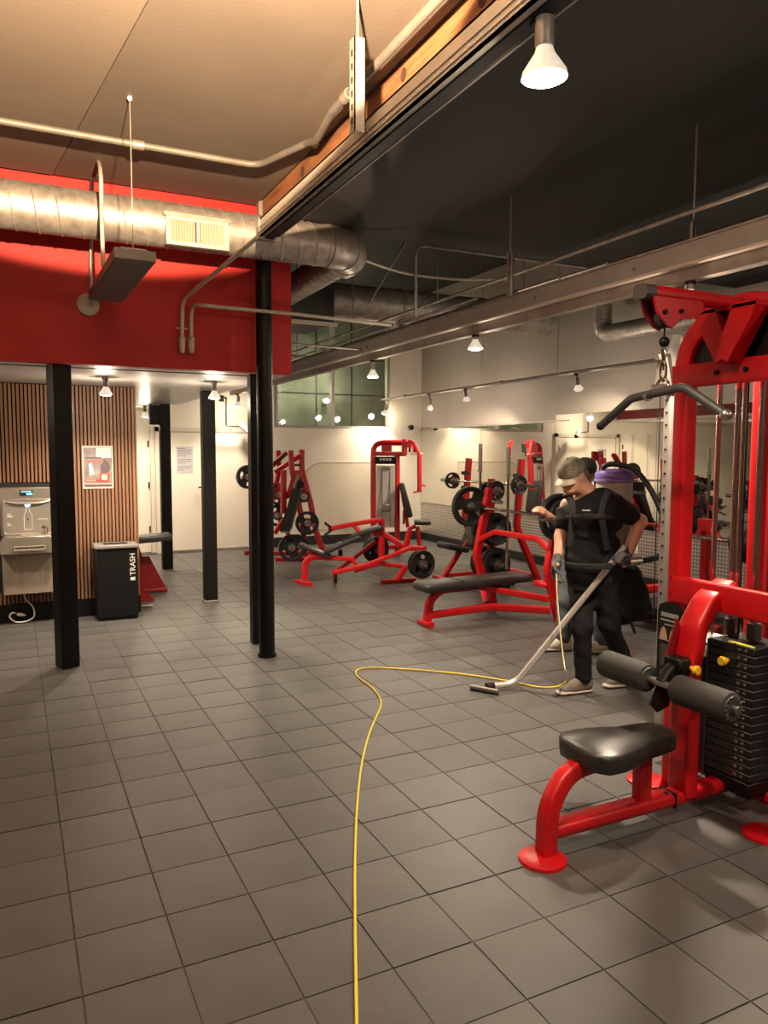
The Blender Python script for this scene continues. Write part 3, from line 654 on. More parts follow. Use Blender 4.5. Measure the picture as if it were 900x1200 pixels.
# poster on the slats
a = Vector((.615, SY - .006, 1.27)); W, H = .285, .42
t = Thing('poster', 'red and grey printed poster pinned to the slat wall above the bin', 'poster', (a.x + W / 2, a.y, a.z))
def pr_(nm, x0, z0, x1, z1, m, dy=.0012):
    return t.part(nm, B().bb((a.x + W * x0, a.y - .003 - dy, a.z + H * z0), (a.x + W * x1, a.y - .002, a.z + H * z1)), m)
t.part('sheet', B().bb((a.x, a.y - .002, a.z), (a.x + W, a.y + .004, a.z + H)), mat('poster_paper', (.58, .50, .44), .5))
pr_('print_field', .04, .12, .96, .96, mat('poster_grey', (.30, .26, .24), .5, 0, col2=(.16, .13, .13), vscale=9))
GP = mat('poster_light', (.62, .56, .52), .5); RP = mat('poster_red', (.62, .05, .04), .5); DP = mat('poster_dark', (.10, .08, .085), .5)
pr_('print_sky', .45, .72, .94, .95, GP, .002); pr_('print_band', .10, .70, .62, .74, DP, .003)
pr_('print_title', .16, .61, .64, .68, mat('poster_faded_red', (.42, .12, .11), .5), .003)
b_ = B().prism([(.22, .30), (.38, .34), (.34, .48), (.30, .60), (.20, .58)], .003, (0, 0, 0)); 
b_.v = [(a.x + x * W, a.y - .004 + y, a.z + z * H) for x, y, z in b_.v]; t.part('print_figure', b_, GP)
b_ = B().prism([(.58, .36), (.86, .38), (.92, .50), (.84, .62), (.70, .70), (.66, .60), (.58, .55)], .003, (0, 0, 0))
b_.v = [(a.x + x * W, a.y - .004 + y, a.z + z * H) for x, y, z in b_.v]; t.part('print_figure', b_, DP)
pr_('print_badge', .55, .15, .86, .36, RP, .004); pr_('print_badge_window', .61, .20, .80, .33, mat('poster_peach', (.85, .50, .36), .5), .005)
pr_('print_banner', .06, .16, .55, .22, RP, .003); pr_('print_banner_line', .10, .18, .42, .20, mat('poster_peach'  , (.85, .50, .36), .5), .004)
pr_('print_footer', .05, .04, .95, .10, DP, .002)

# notice on the cream door
a = Vector((2.37, BY - .037, 1.28)); W, H = .26, .43
t = Thing('notice_sheet', 'printed grey notice sheet taped to the cream door', 'notice', (a.x + W / 2, a.y, a.z))
t.part('sheet', B().bb((a.x, a.y - .003, a.z), (a.x + W, a.y, a.z + H)), mat('notice_paper', (.50, .48, .50), .5))
LN = mat('notice_ink', (.26, .25, .28), .6)
for k in range(13):
    wl = [.5, .9, .86, .9, .6, .0, .9, .88, .5, .0, .9, .84, .4][k]
    if wl: t.part('print_line', B().bb((a.x + W * .06, a.y - .0042, a.z + H * (.92 - k * .068)), (a.x + W * (.06 + wl * .95), a.y - .0025, a.z + H * (.95 - k * .068))), LN)

# camera on a bent arm above the door
k0 = AY(265, 472, 12.1); k1 = AY(265, 499, 12.1); k2 = AY(281, 500, 12.1); k3 = AY(291, 506, 12.05)
t = Thing('security_camera', 'security camera on a bent thin arm above the cream door', 'camera', k2)
t.part('arm', B().tube(fillet([(k0.x, BY, 2.50), (k0.x, k0.y, 2.50), k1, k2], .03), .012, 8), BLACKMET)
t.part('wall_plate', B().bb((k0.x - .04, BY - .012, 2.45), (k0.x + .04, BY + .004, 2.55)), BLACKMET)
t.part('body', B().cyl(AY(281, 497, 12.1), k3, .045, 16), mat('camera_grey', (.35, .33, .30), .4))
t.part('lens', B().cyl(k3, k3 + (k3 - k2).normalized() * .02, .034, 14), mat('lens_dark', (.02, .02, .02), .2))
k4 = AY(482, 501, 12.3)
t = Thing('security_camera', 'tiny dark camera high in the mirror corner', 'camera', k4)
t.part('mount', B().cyl((k4.x, BY, k4.z + .02), (k4.x, k4.y, k4.z + .02), .02, 10), BLACKMET)
t.part('dome', B().ball(k4, .05, 12), BLACKMET)
t.part('lens', B().ball(k4 + Vector((-.01, -.04, -.02)), .02, 10), mat('lens_dark', (.02, .02, .02), .2))

# red machine partly hidden behind the slat wall
c = G(195, 692); 
t = Thing('hidden_press_machine', 'red triangular machine foot and black pad showing past the slat wall', 'gym machine', (1.25, 8.9, 0))
g0, g1 = Vector((1.58, 8.95, 0)), Vector((.95, 8.95, 0))
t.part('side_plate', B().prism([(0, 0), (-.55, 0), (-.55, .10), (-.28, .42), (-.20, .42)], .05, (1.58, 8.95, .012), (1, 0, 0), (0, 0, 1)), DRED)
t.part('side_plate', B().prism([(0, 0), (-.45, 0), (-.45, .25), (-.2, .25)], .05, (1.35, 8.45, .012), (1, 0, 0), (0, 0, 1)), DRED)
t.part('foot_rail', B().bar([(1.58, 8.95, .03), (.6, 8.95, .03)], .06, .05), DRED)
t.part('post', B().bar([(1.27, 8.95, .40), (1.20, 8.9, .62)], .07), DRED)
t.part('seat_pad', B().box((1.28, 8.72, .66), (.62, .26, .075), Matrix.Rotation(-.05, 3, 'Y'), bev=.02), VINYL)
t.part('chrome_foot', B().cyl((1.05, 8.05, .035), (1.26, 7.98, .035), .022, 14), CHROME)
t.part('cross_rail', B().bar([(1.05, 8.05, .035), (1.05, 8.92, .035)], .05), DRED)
# ---- room behind the slat wall, seen through the mirror: dumbbell rack
t = Thing('dumbbell_rack', 'black two tier dumbbell rack seen in the mirror behind the guide rods', 'rack', (.4, 12.0, 0))
for x in (-.5, .95):
    t.part('side_frame', B().bar(fillet([(x, 11.65, .02), (x, 12.15, .02), (x, 12.15, 1.15)], .05), .06), BLACKMET)
for z, y in ((.45, 11.85), (.85, 12.0)):
    t.part('shelf', B().box((.22, y, z), (1.5, .26, .03), Matrix.Rotation(.35, 3, 'X')), BLACKMET)
    for k in range(5):
        x = -.38 + k * .30; d_ = Thing('dumbbell', ('upper' if z > .6 else 'lower') + ' shelf dumbbell number %s from the left on the black rack' % ['one', 'two', 'three', 'four', 'five'][k], 'dumbbell', (x, y, z + .125), 'dumbbells on the black rack')
        d_.part('grip', B().cyl((x, y - .07, z + .125), (x, y + .07, z + .125), .016, 10), CHROME)
        for s in (-1, 1): d_.part('head', B().cyl((x, y + s * .06, z + .125 + s * .02), (x, y + s * .14, z + .125 + s * .02), .07, 12), RUBBER)
# ================================================================== weight plates and machines
_plate_cache = {}
def plate_mesh(r, th):
    key = (round(r, 3), round(th, 3))
    if key in _plate_cache: return _plate_cache[key]
    n = 48; R = [.026, .055, .24 * r + .03, .42 * r, .74 * r, .84 * r, .90 * r, r]
    H = [th * .5, th * .5, th * .30, th * .30, th * .30, th * .34, th * .5, th * .5]
    R[2] = max(R[2], .06); b = B(); vs = []
    for s in (1, -1):
        for i in range(n):
            a = 2 * PI * i / n; vs += [(s * h, q * math.cos(a), q * math.sin(a)) for q, h in zip(R, H)]
    k = len(R); N = n * k; fs = []
    hole = lambda i: (i % (n // 3)) in range(4, 12)
    for i in range(n):
        i2 = (i + 1) % n
        for j in range(k - 1):
            if j == 3 and hole(i): continue
            fs.append((i * k + j, i2 * k + j, i2 * k + j + 1, i * k + j + 1))
            fs.append((N + i * k + j + 1, N + i2 * k + j + 1, N + i2 * k + j, N + i * k + j))
        for j in (0, k - 1): fs.append((i * k + j, i2 * k + j, N + i2 * k + j, N + i * k + j))
        if hole(i):
            for j in (3, 4): fs.append((i * k + j, i2 * k + j, N + i2 * k + j, N + i * k + j))
            for ii in (i, i2):
                nb = (ii - 1) % n if ii == i else ii
                if not hole(nb): fs.append((ii * k + 3, ii * k + 4, N + ii * k + 4, N + ii * k + 3))
    b.add(vs, fs); disc = mesh_of(b, 'disc', RUBBER, None, 30)
    hub = mesh_of(B().lathe([(.026, -th * .56), (.05, -th * .56), (.05, th * .56), (.026, th * .56), (.026, -th * .56)], (0, 0, 0), (1, 0, 0), 20), 'hub', STEEL)
    _plate_cache[key] = (disc, hub); return disc, hub
def plate(c, axis, r, label, th=.045, group='weight plates', spin=0.0):
    disc, hub = plate_mesh(r, th)
    o = bpy.data.objects.new('weight_plate', None); COL.objects.link(o); o.location = c; o.empty_display_size = .1
    o.rotation_euler = (Vector((1, 0, 0)).rotation_difference(Vector(axis).normalized()) @ Matrix.Rotation(spin, 3, 'X').to_quaternion()).to_euler()
    tag(o, label, 'weight plate', group); link('disc', disc, o); link('hub', hub, o); return o

# ---------------- flat bench press (middle distance)
BX, BYC = 4.68, 6.36
t = Thing('bench_press', 'red flat bench press with black pad and tall bent uprights', 'bench', (4.1, 6.2, 0))
nb, fb = 5.74, 6.98
pc = 6.13
pad = t.part('pad', B().box((3.98, pc, .385), (1.20, .29, .085), Matrix.Rotation(-.02, 3, 'Y'), bev=.035), VINYL)
t.part('pad_seam', B().bb((3.78, pc - .147, .35), (3.785, pc + .147, .429), bev=.002), BLACKMET, pad)
t.part('front_leg', B().bar(fillet([(3.47, pc, .02), (3.50, pc, .24), (3.62, pc, .335), (3.95, pc, .335)], .14, 7), .075, .06, up=(0, 1, 0)), RED)
t.part('front_foot', B().bar([(3.46, pc - .10, .025), (3.46, pc + .10, .025)], .08, .045), RED)
t.part('floor_rail', B().bar([(3.50, pc, .10), (4.15, pc - .05, .13), (4.62, nb, .12)], .06, .07), RED)
t.part('back_rail', B().bar([(4.05, pc, .33), (4.62, nb + .04, .22)], .05, .06), RED)
t.part('floor_rail', B().bar([(4.15, pc, .13), (4.66, fb, .12)], .06, .07), RED)
t.part('pad_post', B().bar([(4.22, pc, .12), (4.18, pc, .34)], .08, .07), RED)
for y, nm in ((nb, 'upright'), (fb, 'upright')):
    up_ = t.part(nm, B().bar(fillet([(4.74, y, .01), (4.70, y, .10), (4.58, y, .50), (4.64, y, .78), (4.74, y, 1.24)], .25, 7), .085, .07, up=(0, 1, 0)), RED)
    t.part('bar_rest', B().bb((4.60, y - .05, .98), (4.68, y + .05, 1.04)).bb((4.58, y - .05, .98), (4.61, y + .05, 1.10)), RUBBER, up_)
    t.part('foot_cap', B().box((4.74, y, .02), (.12, .09, .04), bev=.01), RED, up_)
t.part('cross_brace', B().bar(fillet([(4.60, fb, .66), (4.66, 6.75, .78), (4.66, 6.0, .78), (4.60, nb, .70)], .1), .055), RED)
t.part('rest_block', B().box((4.60, nb + .1, .36), (.09, .2, .05), bev=.01), RED)
# barbell on it
bz, bx = 1.03, 4.60
t = Thing('barbell', 'loaded barbell lying across the red flat bench press', 'barbell', (bx, 6.4, bz))
t.part('shaft', B().cyl((bx, 5.72, bz), (bx, 7.08, bz), .016, 14), CHROME)
for y0, y1 in ((5.72, 5.30), (7.08, 7.48)):
    sv = t.part('sleeve', B().cyl((bx, y0, bz), (bx, y1, bz), .026, 14), CHROME)
    t.part('collar', B().cyl((bx, y0 - .012, bz), (bx, y0 + .012, bz), .04, 16), STEEL, sv)
plate((bx, 7.16, bz), (0, 1, 0), .225, 'big black plate on the far end of the bench press barbell', .055, spin=.3)
plate((bx, 5.61, bz), (0, 1, 0), .225, 'big black plate under the hand on the near end of the bench barbell', .055, spin=.9)
plate((bx, 5.55, bz), (0, 1, 0), .17, 'smaller black plate outside the big one on the near barbell end', .045, spin=.2)

# ---------------- incline bench press further back
IX, IY = 5.55, 8.45
t = Thing('incline_bench', 'red incline bench with black seat standing behind the flat bench', 'bench', (IX, IY, 0))
t.part('seat', B().box((5.05, 8.25, .42), (.34, .30, .08), Matrix.Rotation(.22, 3, 'Y'), bev=.03), VINYL)
t.part('backrest', B().box((5.42, 8.25, .74), (.10, .28, .72), Matrix.Rotation(.42, 3, 'Y'), bev=.03), VINYL)
t.part('front_leg', B().bar([(4.90, 8.25, .02), (5.18, 8.25, .40)], .06, .07, up=(0, 1, 0)), RED)
t.part('front_foot', B().bar([(4.88, 8.08, .025), (4.88, 8.42, .025)], .07, .045), RED)
t.part('base_rail', B().bar([(4.92, 8.25, .05), (5.75, 8.25, .05)], .07), RED)
t.part('back_post', B().bar([(5.20, 8.25, .38), (5.62, 8.25, .95), (5.70, 8.25, .1)], .06, up=(0, 1, 0)), RED)
for y in (7.65, 8.85):
    u_ = t.part('upright', B().bar(fillet([(5.95, y, .02), (5.60, y, .70), (5.66, y, 1.55)], .3, 7), .075, up=(0, 1, 0)), RED)
    for z in (1.15, 1.35): t.part('bar_rest', B().box((5.60, y, z), (.08, .09, .05), bev=.008), RUBBER, u_)
t.part('cross_rail', B().bar([(5.95, 7.65, .05), (5.95, 8.85, .05)], .07), RED)
t.part('cross_rail', B().bar([(5.66, 7.65, .62), (5.66, 8.85, .62)], .05), RED)
bz, bx = 1.24, 5.52
t = Thing('barbell', 'thin barbell with two small plates across the incline bench', 'barbell', (bx, IY, bz))
t.part('shaft', B().cyl((bx, 7.60, bz), (bx, 8.92, bz), .015, 12), CHROME)
for y0, y1 in ((7.60, 7.18), (8.92, 9.34)):
    sv = t.part('sleeve', B().cyl((bx, y0, bz), (bx, y1, bz), .025, 12), STEEL)
    t.part('collar', B().cyl((bx, y0 - .012, bz), (bx, y0 + .012, bz), .04, 14), STEEL, sv)
plate((bx, 9.05, bz), (0, 1, 0), .115, 'small plate on the far end of the incline barbell', .035)
plate((bx, 7.50, bz), (0, 1, 0), .115, 'small plate on the near end of the incline barbell', .035)

# ---------------- plate tree with two standing bars
TXx, TYy = 5.15, 7.55
t = Thing('plate_tree', 'black plate tree with upright bar holders between the two benches', 'plate rack', (TXx, TYy, 0))
t.part('base', B().bar([(TXx - .42, TYy, .04), (TXx + .35, TYy, .04)], .07, .06), BLACKMET)
t.part('base_cross', B().bar([(TXx + .05, TYy - .28, .04), (TXx + .05, TYy + .28, .04)], .07, .06), BLACKMET)
t.part('mast', B().bar([(TXx, TYy, .05), (TXx, TYy, 1.32)], .07), RED)
for z, x1 in ((.30, -.2), (.72, .2), (1.18, -.2), (1.05, .2)):
    t.part('peg', B().cyl((TXx, TYy - .22, z), (TXx, TYy + .22, z), .022, 12), STEEL)
t.part('bar_holder', B().cyl((5.20, 7.28, .02), (5.20, 7.28, .26), .04, 14), BLACKMET)
t.part('bar_holder', B().cyl((5.18, 7.84, .02), (5.18, 7.84, .26), .04, 14), BLACKMET)
for k, (z, s, r, lab) in enumerate(((.30, -1, .20, 'grey edged plate on the low near peg of the plate tree'), (.30, 1, .20, 'grey edged plate on the low far peg of the plate tree'), (.72, -1, .20, 'black plate on the middle near peg of the plate tree'),
                             (.72, 1, .19, 'black plate on the middle far peg of the plate tree'), (1.18, -1, .12, 'small plate on the upper near peg of the plate tree'), (1.18, 1, .10, 'small plate on the upper far peg of the plate tree'))):
    plate((TXx, TYy + s * .085, z), (0, 1, 0), r, lab, .05, spin=k)
    if k < 4: plate((TXx, TYy + s * .14, z), (0, 1, 0), r * .92, lab.replace('plate on', 'second plate on'), .045, spin=k + .4)
for (x, y, top, lab) in ((5.20, 7.28, 1.70, 'steel barbell standing upright in the near holder of the plate tree'), (5.18, 7.84, 1.74, 'steel barbell standing upright in the far holder of the plate tree')):
    t = Thing('barbell', lab, 'barbell', (x, y, .03), 'standing barbells')
    t.part('shaft', B().cyl((x, y, .45), (x, y, top - .32), .015, 12), CHROME)
    t.part('sleeve', B().cyl((x, y, .03), (x, y, .45), .025, 14), CHROME)
    t.part('sleeve', B().cyl((x, y, top - .32), (x, y, top), .025, 14), STEEL)
    t.part('collar', B().cyl((x, y, top - .34), (x, y, top - .32), .036, 14), STEEL)

# ---------------- plate-loaded low bench machine (left of centre)
RZ = Matrix.Rotation(-YAW, 3, 'Z')
def DD(pts, dep): return [D(p[0], p[1], p[2] if len(p) > 2 else dep) for p in pts]
dp = 9.35
t = Thing('decline_machine', 'low red plate loaded machine with a sloping black bench', 'gym machine', G(430, 683))
g = lambda x, y, z: G(x, y, z)
t.part('front_foot', B().bar([G(348, 681, .02) , G(364, 685, .02)], .07, .05), RED)
t.part('front_leg', B().bar(fillet(DD([(357, 680), (357, 660), (365, 652), (388, 653)], dp), .12), .07, .06, up=(0, 1, 0)), RED)
t.part('bench_rail', B().bar(DD([(378, 653), (413, 655), (420, 668)], dp), .06, .05, up=(0, 1, 0)), RED)
t.part('foot_pad', B().box(D(369, 645, dp), (.42, .18, .05), RZ @ Matrix.Rotation(.38, 3, 'Y'), bev=.018), VINYL)
t.part('seat_pad', B().box(D(402, 637, dp), (.48, .28, .06), RZ @ Matrix.Rotation(-.42, 3, 'Y'), bev=.022), VINYL)
t.part('pad_slot', B().box(D(410, 632, dp - .02), (.22, .05, .065), RZ @ Matrix.Rotation(-.42, 3, 'Y'), bev=.005), BLACKMET)
t.part('back_pad', B().box(D(431, 622, dp), (.40, .28, .06), RZ @ Matrix.Rotation(-.32, 3, 'Y'), bev=.022), VINYL)
t.part('stub_post', B().bar(DD([(399, 644), (399, 652)], dp), .05), BLACKMET)
t.part('swing_lever', B().bar(fillet(DD([(389, 671), (400, 669), (430, 662), (484, 641)], dp - .25), .05), .05, .055, up=(0, 1, 0)), RED)
t.part('swing_lever', B().bar(fillet(DD([(395, 668), (410, 658), (440, 634)], dp + .15), .05), .045, .05, up=(0, 1, 0)), RED)
t.part('lever_foot', B().bar([D(393, 671, dp - .25), G(393, 680, .02)], .05), RED)
t.part('upright', B().bar([D(447, 657, dp), D(447, 608, dp)], .07, .06, up=(0, 1, 0)), RED)
t.part('handle_arm', B().bar(fillet(DD([(388, 619), (425, 612), (447, 609)], dp - .1), .05), .055, .06, up=(0, 1, 0)), RED)
t.part('arm_strut', B().bar(DD([(413, 614), (421, 623)], dp - .1), .045, up=(0, 1, 0)), RED)
hh = t.part('handle_bracket', B().bar(DD([(385, 620), (392, 619)], dp - .1), .05, up=(0, 1, 0)), BLACKMET)
for a_, b_ in (((381, 613), (389, 619)), ((381, 627), (390, 620))):
    t.part('hand_grip', B().cyl(D(*a_, dp - .2), D(*b_, dp - .1), .016, 10), RUBBER, hh)
t.part('long_beam', B().bar(DD([(438, 625), (448, 624), (475, 642), (497, 643)], dp), .06, .07, up=(0, 1, 0)), RED)
t.part('mid_post', B().bar(DD([(480, 622), (475, 642)], dp), .06, up=(0, 1, 0)), RED)
t.part('lower_rail', B().bar(DD([(415, 669), (445, 660), (475, 664)], dp + .1), .05, .06, up=(0, 1, 0)), RED)
t.part('tail_strut', B().bar(DD([(476, 663), (465, 680)], dp - .2), .06, .06, up=(0, 1, 0)), RED)
t.part('tail_foot', B().bar([G(447, 682, .025), G(486, 679, .025)], .07, .05), RED)
cp = D(493.5, 661, 9.15)
t.part('plate_peg', B().cyl(cp + Vector((-.02, -.16, 0)), cp + Vector((.0, .18, 0)), .022, 12), STEEL)
axp = Vector((.12, -1, 0))
plate(cp + Vector((0, -.03, 0)), axp, .17, 'big black plate on the tail end of the low red machine', .055, spin=.5)
plate(cp + Vector((0, .03, 0)), axp, .165, 'black plate tucked behind the tail plate of the low red machine', .05)
cq = D(441, 644, 9.75)
t.part('plate_peg', B().cyl(cq + Vector((0, -.16, 0)), cq + Vector((0, .16, 0)), .022, 12), STEEL)
plate(cq + Vector((0, -.02, 0)), axp, .17, 'black plate under the sloping bench of the low red machine', .05, spin=.2)
plate(cq + Vector((.0, .05, 0)), axp, .17, 'second black plate under the sloping bench of the low red machine', .05, spin=.7)
plate(cq + Vector((.06, .11, .0)), axp, .17, 'third black plate under the sloping bench of the low red machine', .05, spin=.1)

# ---------------- pec fly machine with weight stack
dp = 12.1
t = Thing('pec_fly_machine', 'red pec fly machine with weight stack tower before the back wall', 'gym machine', G(455, 645))
t.part('tower_frame', B().bar(fillet(DD([(437.5, 648), (437.5, 519), (474, 519)], dp), .16, 7), .075, .07, up=(0, 1, 0)), RED)
t.part('tower_post', B().bar(DD([(465.5, 648), (465.5, 531)], dp), .07, up=(0, 1, 0)), RED)
t.part('tower_crossbar', B().bar(DD([(438, 531.5), (476, 532)], dp), .07, up=(0, 1, 0)), RED)
t.part('tower_base', B().bar(DD([(437, 641), (470, 641)], dp), .08, .07), RED)
t.part('pulley_cover', B().box(D(453, 525, dp), (.17, .06, .11), RZ, bev=.01), RED)
p = D(452, 539.5, dp - .05)
nm_ = t.part('name_plate', B().box(p, (.34, .03, .12), RZ, bev=.006), BLACKMET)
for k in range(4): t.part('name_print', B().box(p + RZ @ Vector((-.08 + k * .05, -.018, .015)), (.036, .003, .035), RZ), WHITEPL, nm_)
sh = t.part('stack_shroud', B().box(D(452, 582, dp), (.30, .04, 1.0), RZ), mat('frosted_shroud', (.78, .73, .64), .35, 0))
for x in (447.5, 457): t.part('guide_rod', B().cyl(D(x, 616, dp - .05), D(x, 546, dp - .05), .010, 8), STEEL, sh)
t.part('weight_head', B().box(D(452, 595, dp - .06), (.12, .05, .10), RZ, bev=.01), STRUT, sh)
t.part('weight_top', B().box(D(452, 549, dp - .06), (.13, .05, .05), RZ, bev=.01), STRUT, sh)
t.part('pivot_head', B().cyl(D(474, 533, dp - .1), D(474, 515, dp - .1), .045, 16), RED)
t.part('pivot_block', B().box(D(478, 521, dp - .1), (.12, .12, .09), RZ, bev=.01), RED)
for dy, px0 in ((-.15, 491.5), (.25, 486)):
    ar = t.part('fly_arm', B().bar(fillet(DD([(478, 517), (484, 518), (px0, 533)], dp + dy), .05), .05, up=(0, 1, 0)), RED)
    if dy < 0:
        t.part('arm_bar', B().bar(DD([(px0, 533), (px0, 577)], dp + dy), .06, up=(0, 1, 0)), RED, ar)
        t.part('hand_grip', B().cyl(D(484, 577.5, dp + dy), D(492, 575.5, dp + dy), .014, 8), RED, ar)
        t.part('hand_grip', B().cyl(D(491, 567, dp + dy), D(499, 570, dp + dy), .014, 8), RED, ar)
        t.part('arm_link', B().bar(DD([(481, 532), (496, 532)], dp + dy), .035), IVORY, ar)
for x in (480, 486): t.part('cam_link', B().cyl(D(x, 519, dp), D(x, 530, dp), .016, 8), BLACKMET)
t.part('back_pad', B().box(D(475.5, 586, dp - .1), (.09, .26, .56), RZ @ Matrix.Rotation(-.27, 3, 'Y'), bev=.03), VINYL)
t.part('back_support', B().bar(DD([(471, 574), (478, 618)], dp), .05, up=(0, 1, 0)), RED)
t.part('seat_pad', B().box(D(495, 612, dp - .1), (.26, .28, .07), RZ, bev=.025), VINYL)
t.part('seat_post', B().bar(DD([(487, 616), (480, 620), (477, 640)], dp - .1), .06, up=(0, 1, 0)), RED)
t.part('seat_tube', B().cyl(D(473, 614, dp), D(473, 598, dp), .018, 10), CHROME)
t.part('seat_leg', B().bar(DD([(489, 617), (492, 641)], dp - .1), .06, up=(0, 1, 0)), RED)
t.part('front_rail', B().bar(DD([(464, 641), (500, 642)], dp - .1), .07), RED)

# ---------------- tall lever machine behind the pole
t = Thing('lever_press_machine', 'tall red plate loaded lever machine half hidden behind the black pole', 'gym machine', G(345, 655))
rr_ = 11.2
t.part('rear_upright', B().bar(fillet(DD([(353.5, 527), (353.5, 550), (364, 590), (370, 622), (379, 646)], rr_ + .2), .3), .075, up=(0, 1, 0)), RED)
t.part('rear_upright', B().bar(fillet(DD([(340.5, 528), (342, 552), (348, 578), (354, 612), (358, 652)], rr_ - .2), .3), .07, up=(0, 1, 0)), RED)
t.part('rear_upright', B().bar(fillet(DD([(326, 528), (327, 552), (318, 590), (305, 645)], rr_ + .5), .3), .07, up=(0, 1, 0)), RED)
t.part('press_arm', B().bar(DD([(322, 553), (353, 533)], rr_ - .05), .065, .09, up=(0, 1, 0)), RED)
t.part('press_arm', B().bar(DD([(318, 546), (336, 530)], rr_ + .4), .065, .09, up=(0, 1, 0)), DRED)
t.part('arm_spacer', B().bar(DD([(340, 545), (354, 545)], rr_), .035), DRED)
t.part('lever', B().bar(DD([(332.5, 551), (332, 602)], rr_ - .35), .075, up=(0, 1, 0)), RED)
t.part('gusset', B().prism([(-.16, -.20), (.15, -.12), (.06, .22), (-.04, .22)], .03, D(347, 569, rr_ - .22), CR, (0, 0, 1)), RED)
t.part('gusset', B().prism([(-.14, -.12), (.10, -.12), (.10, .12), (-.1, .14)], .03, D(325, 576, rr_ + .1), CR, (0, 0, 1)), RED)
t.part('back_pad', B().prism([(-.16, -.30), (-.02, -.30), (.15, .30), (.03, .30)], .30, D(342, 597, rr_ - .4), CR, (0, 0, 1)), VINYL)
t.part('pad_slide', B().bar(DD([(350, 556), (345, 572)], rr_ - .3), .05, up=(0, 1, 0)), STRUT)
t.part('seat_support', B().bar(DD([(322, 625), (332, 609)], rr_ - .4), .06, up=(0, 1, 0)), RED)
t.part('seat_post', B().bar(DD([(337, 618), (338, 632)], rr_ - .4), .06, up=(0, 1, 0)), RED)
t.part('pale_cap', B().box(D(335, 621, rr_ - .45), (.14, .1, .08), RZ, bev=.01), WHITEPL)
t.part('base_rail', B().bar([G(323, 655, .03), G(360, 655, .03)], .08, .06), RED)
t.part('side_foot', B().bar([G(287, 648, .03), G(303, 647, .03)], .08, .07), DRED)
t.part('base_rail', B().bar([G(300, 648, .03), G(378, 648, .03)], .07, .06), RED)
t.part('hub_cap', B().cyl(D(351, 567, rr_ - .1), D(352, 567, rr_ - .35), .05, 14), BLACKMET)
ax_ = -CF
for (px, py, dd, r, lab) in ((290, 559, 11.1, .175, 'black plate sticking out left of the black pole'), (325, 580, 11.3, .15, 'black plate just right of the pole, upper one'), (325, 604, 11.1, .16, 'black plate just right of the pole, lower one'),
                             (356, 582, 11.0, .085, 'small black plate high on the right leg of the lever machine'), (360, 613, 10.9, .17, 'black plate on the right leg of the lever machine'), (342, 642, 10.6, .19, 'lowest and largest black plate of the lever machine')):
    c_ = D(px, py, dd); axx = (ax_ + CR * (.35 if px > 300 else -.5)).normalized()
    if px == 290: axx = (ax_ + CR * .8).normalized()
    plate(c_, axx, r, lab, .05, spin=px * .1)
    t.part('plate_peg', B().cyl(c_ + axx * .08, c_ - axx * .35, .02, 10), STEEL)
plate(D(347, 640, 10.75), (ax_ + CR * .35).normalized(), .17, 'black plate tucked behind the largest low plate of the lever machine', .05)
# ================================================================== lat pulldown machine (right foreground)
YC = 2.38; UX = 2.88; UYF, UYN = 2.612, 1.99; FY_ = 2.31
t = Thing('lat_pulldown_machine', 'large red lat pulldown machine with black seat and thigh rollers', 'gym machine', (2.5, YC, 0))
def disc_foot(x, y, sx=.095, sy=.095):
    return B().lathe([(0, .022), (.07, .022), (.095, .012), (.098, 0), (0, 0)], (x, y, 0), (0, 0, 1), 28)
t.part('foot_disc', disc_foot(1.87, 2.34), RED)
t.part('foot_disc', disc_foot(2.80, 2.70), RED)
t.part('foot_disc', disc_foot(2.86, 2.08), RED)
t.part('front_leg', B().bar(fillet([(1.895, YC - .03, .02), (1.905, YC - .02, .20), (2.02, YC, .33), (2.30, YC, .345)], .22, 10), .072, .072, up=(0, 1, 0), r=.016), RED)
t.part('base_rail', B().bar([(1.93, YC, .095), (2.96, YC, .095)], .095, .065, r=.028), RED)
t.part('rail_joint', B().box((2.60, YC, .096), (.012, .099, .069), bev=.003), BLACKMET)
t.part('bolt', B().cyl((2.57, YC - .02, .127), (2.57, YC - .02, .137), .010, 8), GREYPL)
t.part('seat_post', B().bar([(2.44, YC, .10), (2.44, YC, .345)], .075, .055, up=(0, 1, 0)), RED)
t.part('thigh_post', B().bar(fillet([(2.69, YC, .10), (2.69, YC, .70), (2.72, YC, .86), (2.80, YC, .97), (2.93, YC, 1.03)], .12, 8), .075, .12, up=(0, 1, 0), r=.018), RED)
# seat pad: shaped outline
out = [(2.05, .0), (2.06, .10), (2.10, .155), (2.18, .16), (2.28, .14), (2.38, .10), (2.50, .088), (2.56, .075), (2.585, .04), (2.59, 0)]
out = out + [(x, -y) for x, y in out[-2:0:-1]]
lay = [(.345, .93), (.352, .985), (.375, 1.0), (.405, 1.0), (.422, .975), (.428, .93)]
b = B(); n = len(out); vs = []
for z, s in lay: vs += [(2.30 + (x - 2.30) * s, YC + y * s, z) for x, y in out]
fs = [(i * n + j, i * n + (j + 1) % n, (i + 1) * n + (j + 1) % n, (i + 1) * n + j) for i in range(len(lay) - 1) for j in range(n)] + [tuple(range(n))[::-1], tuple(range((len(lay) - 1) * n, len(lay) * n))]
b.add(vs, fs); st = t.part('seat', b, VINYL, ang=50)
t.part('seat_plate', B().box((2.33, YC, .340), (.36, .12, .012)), BLACKMET, st)
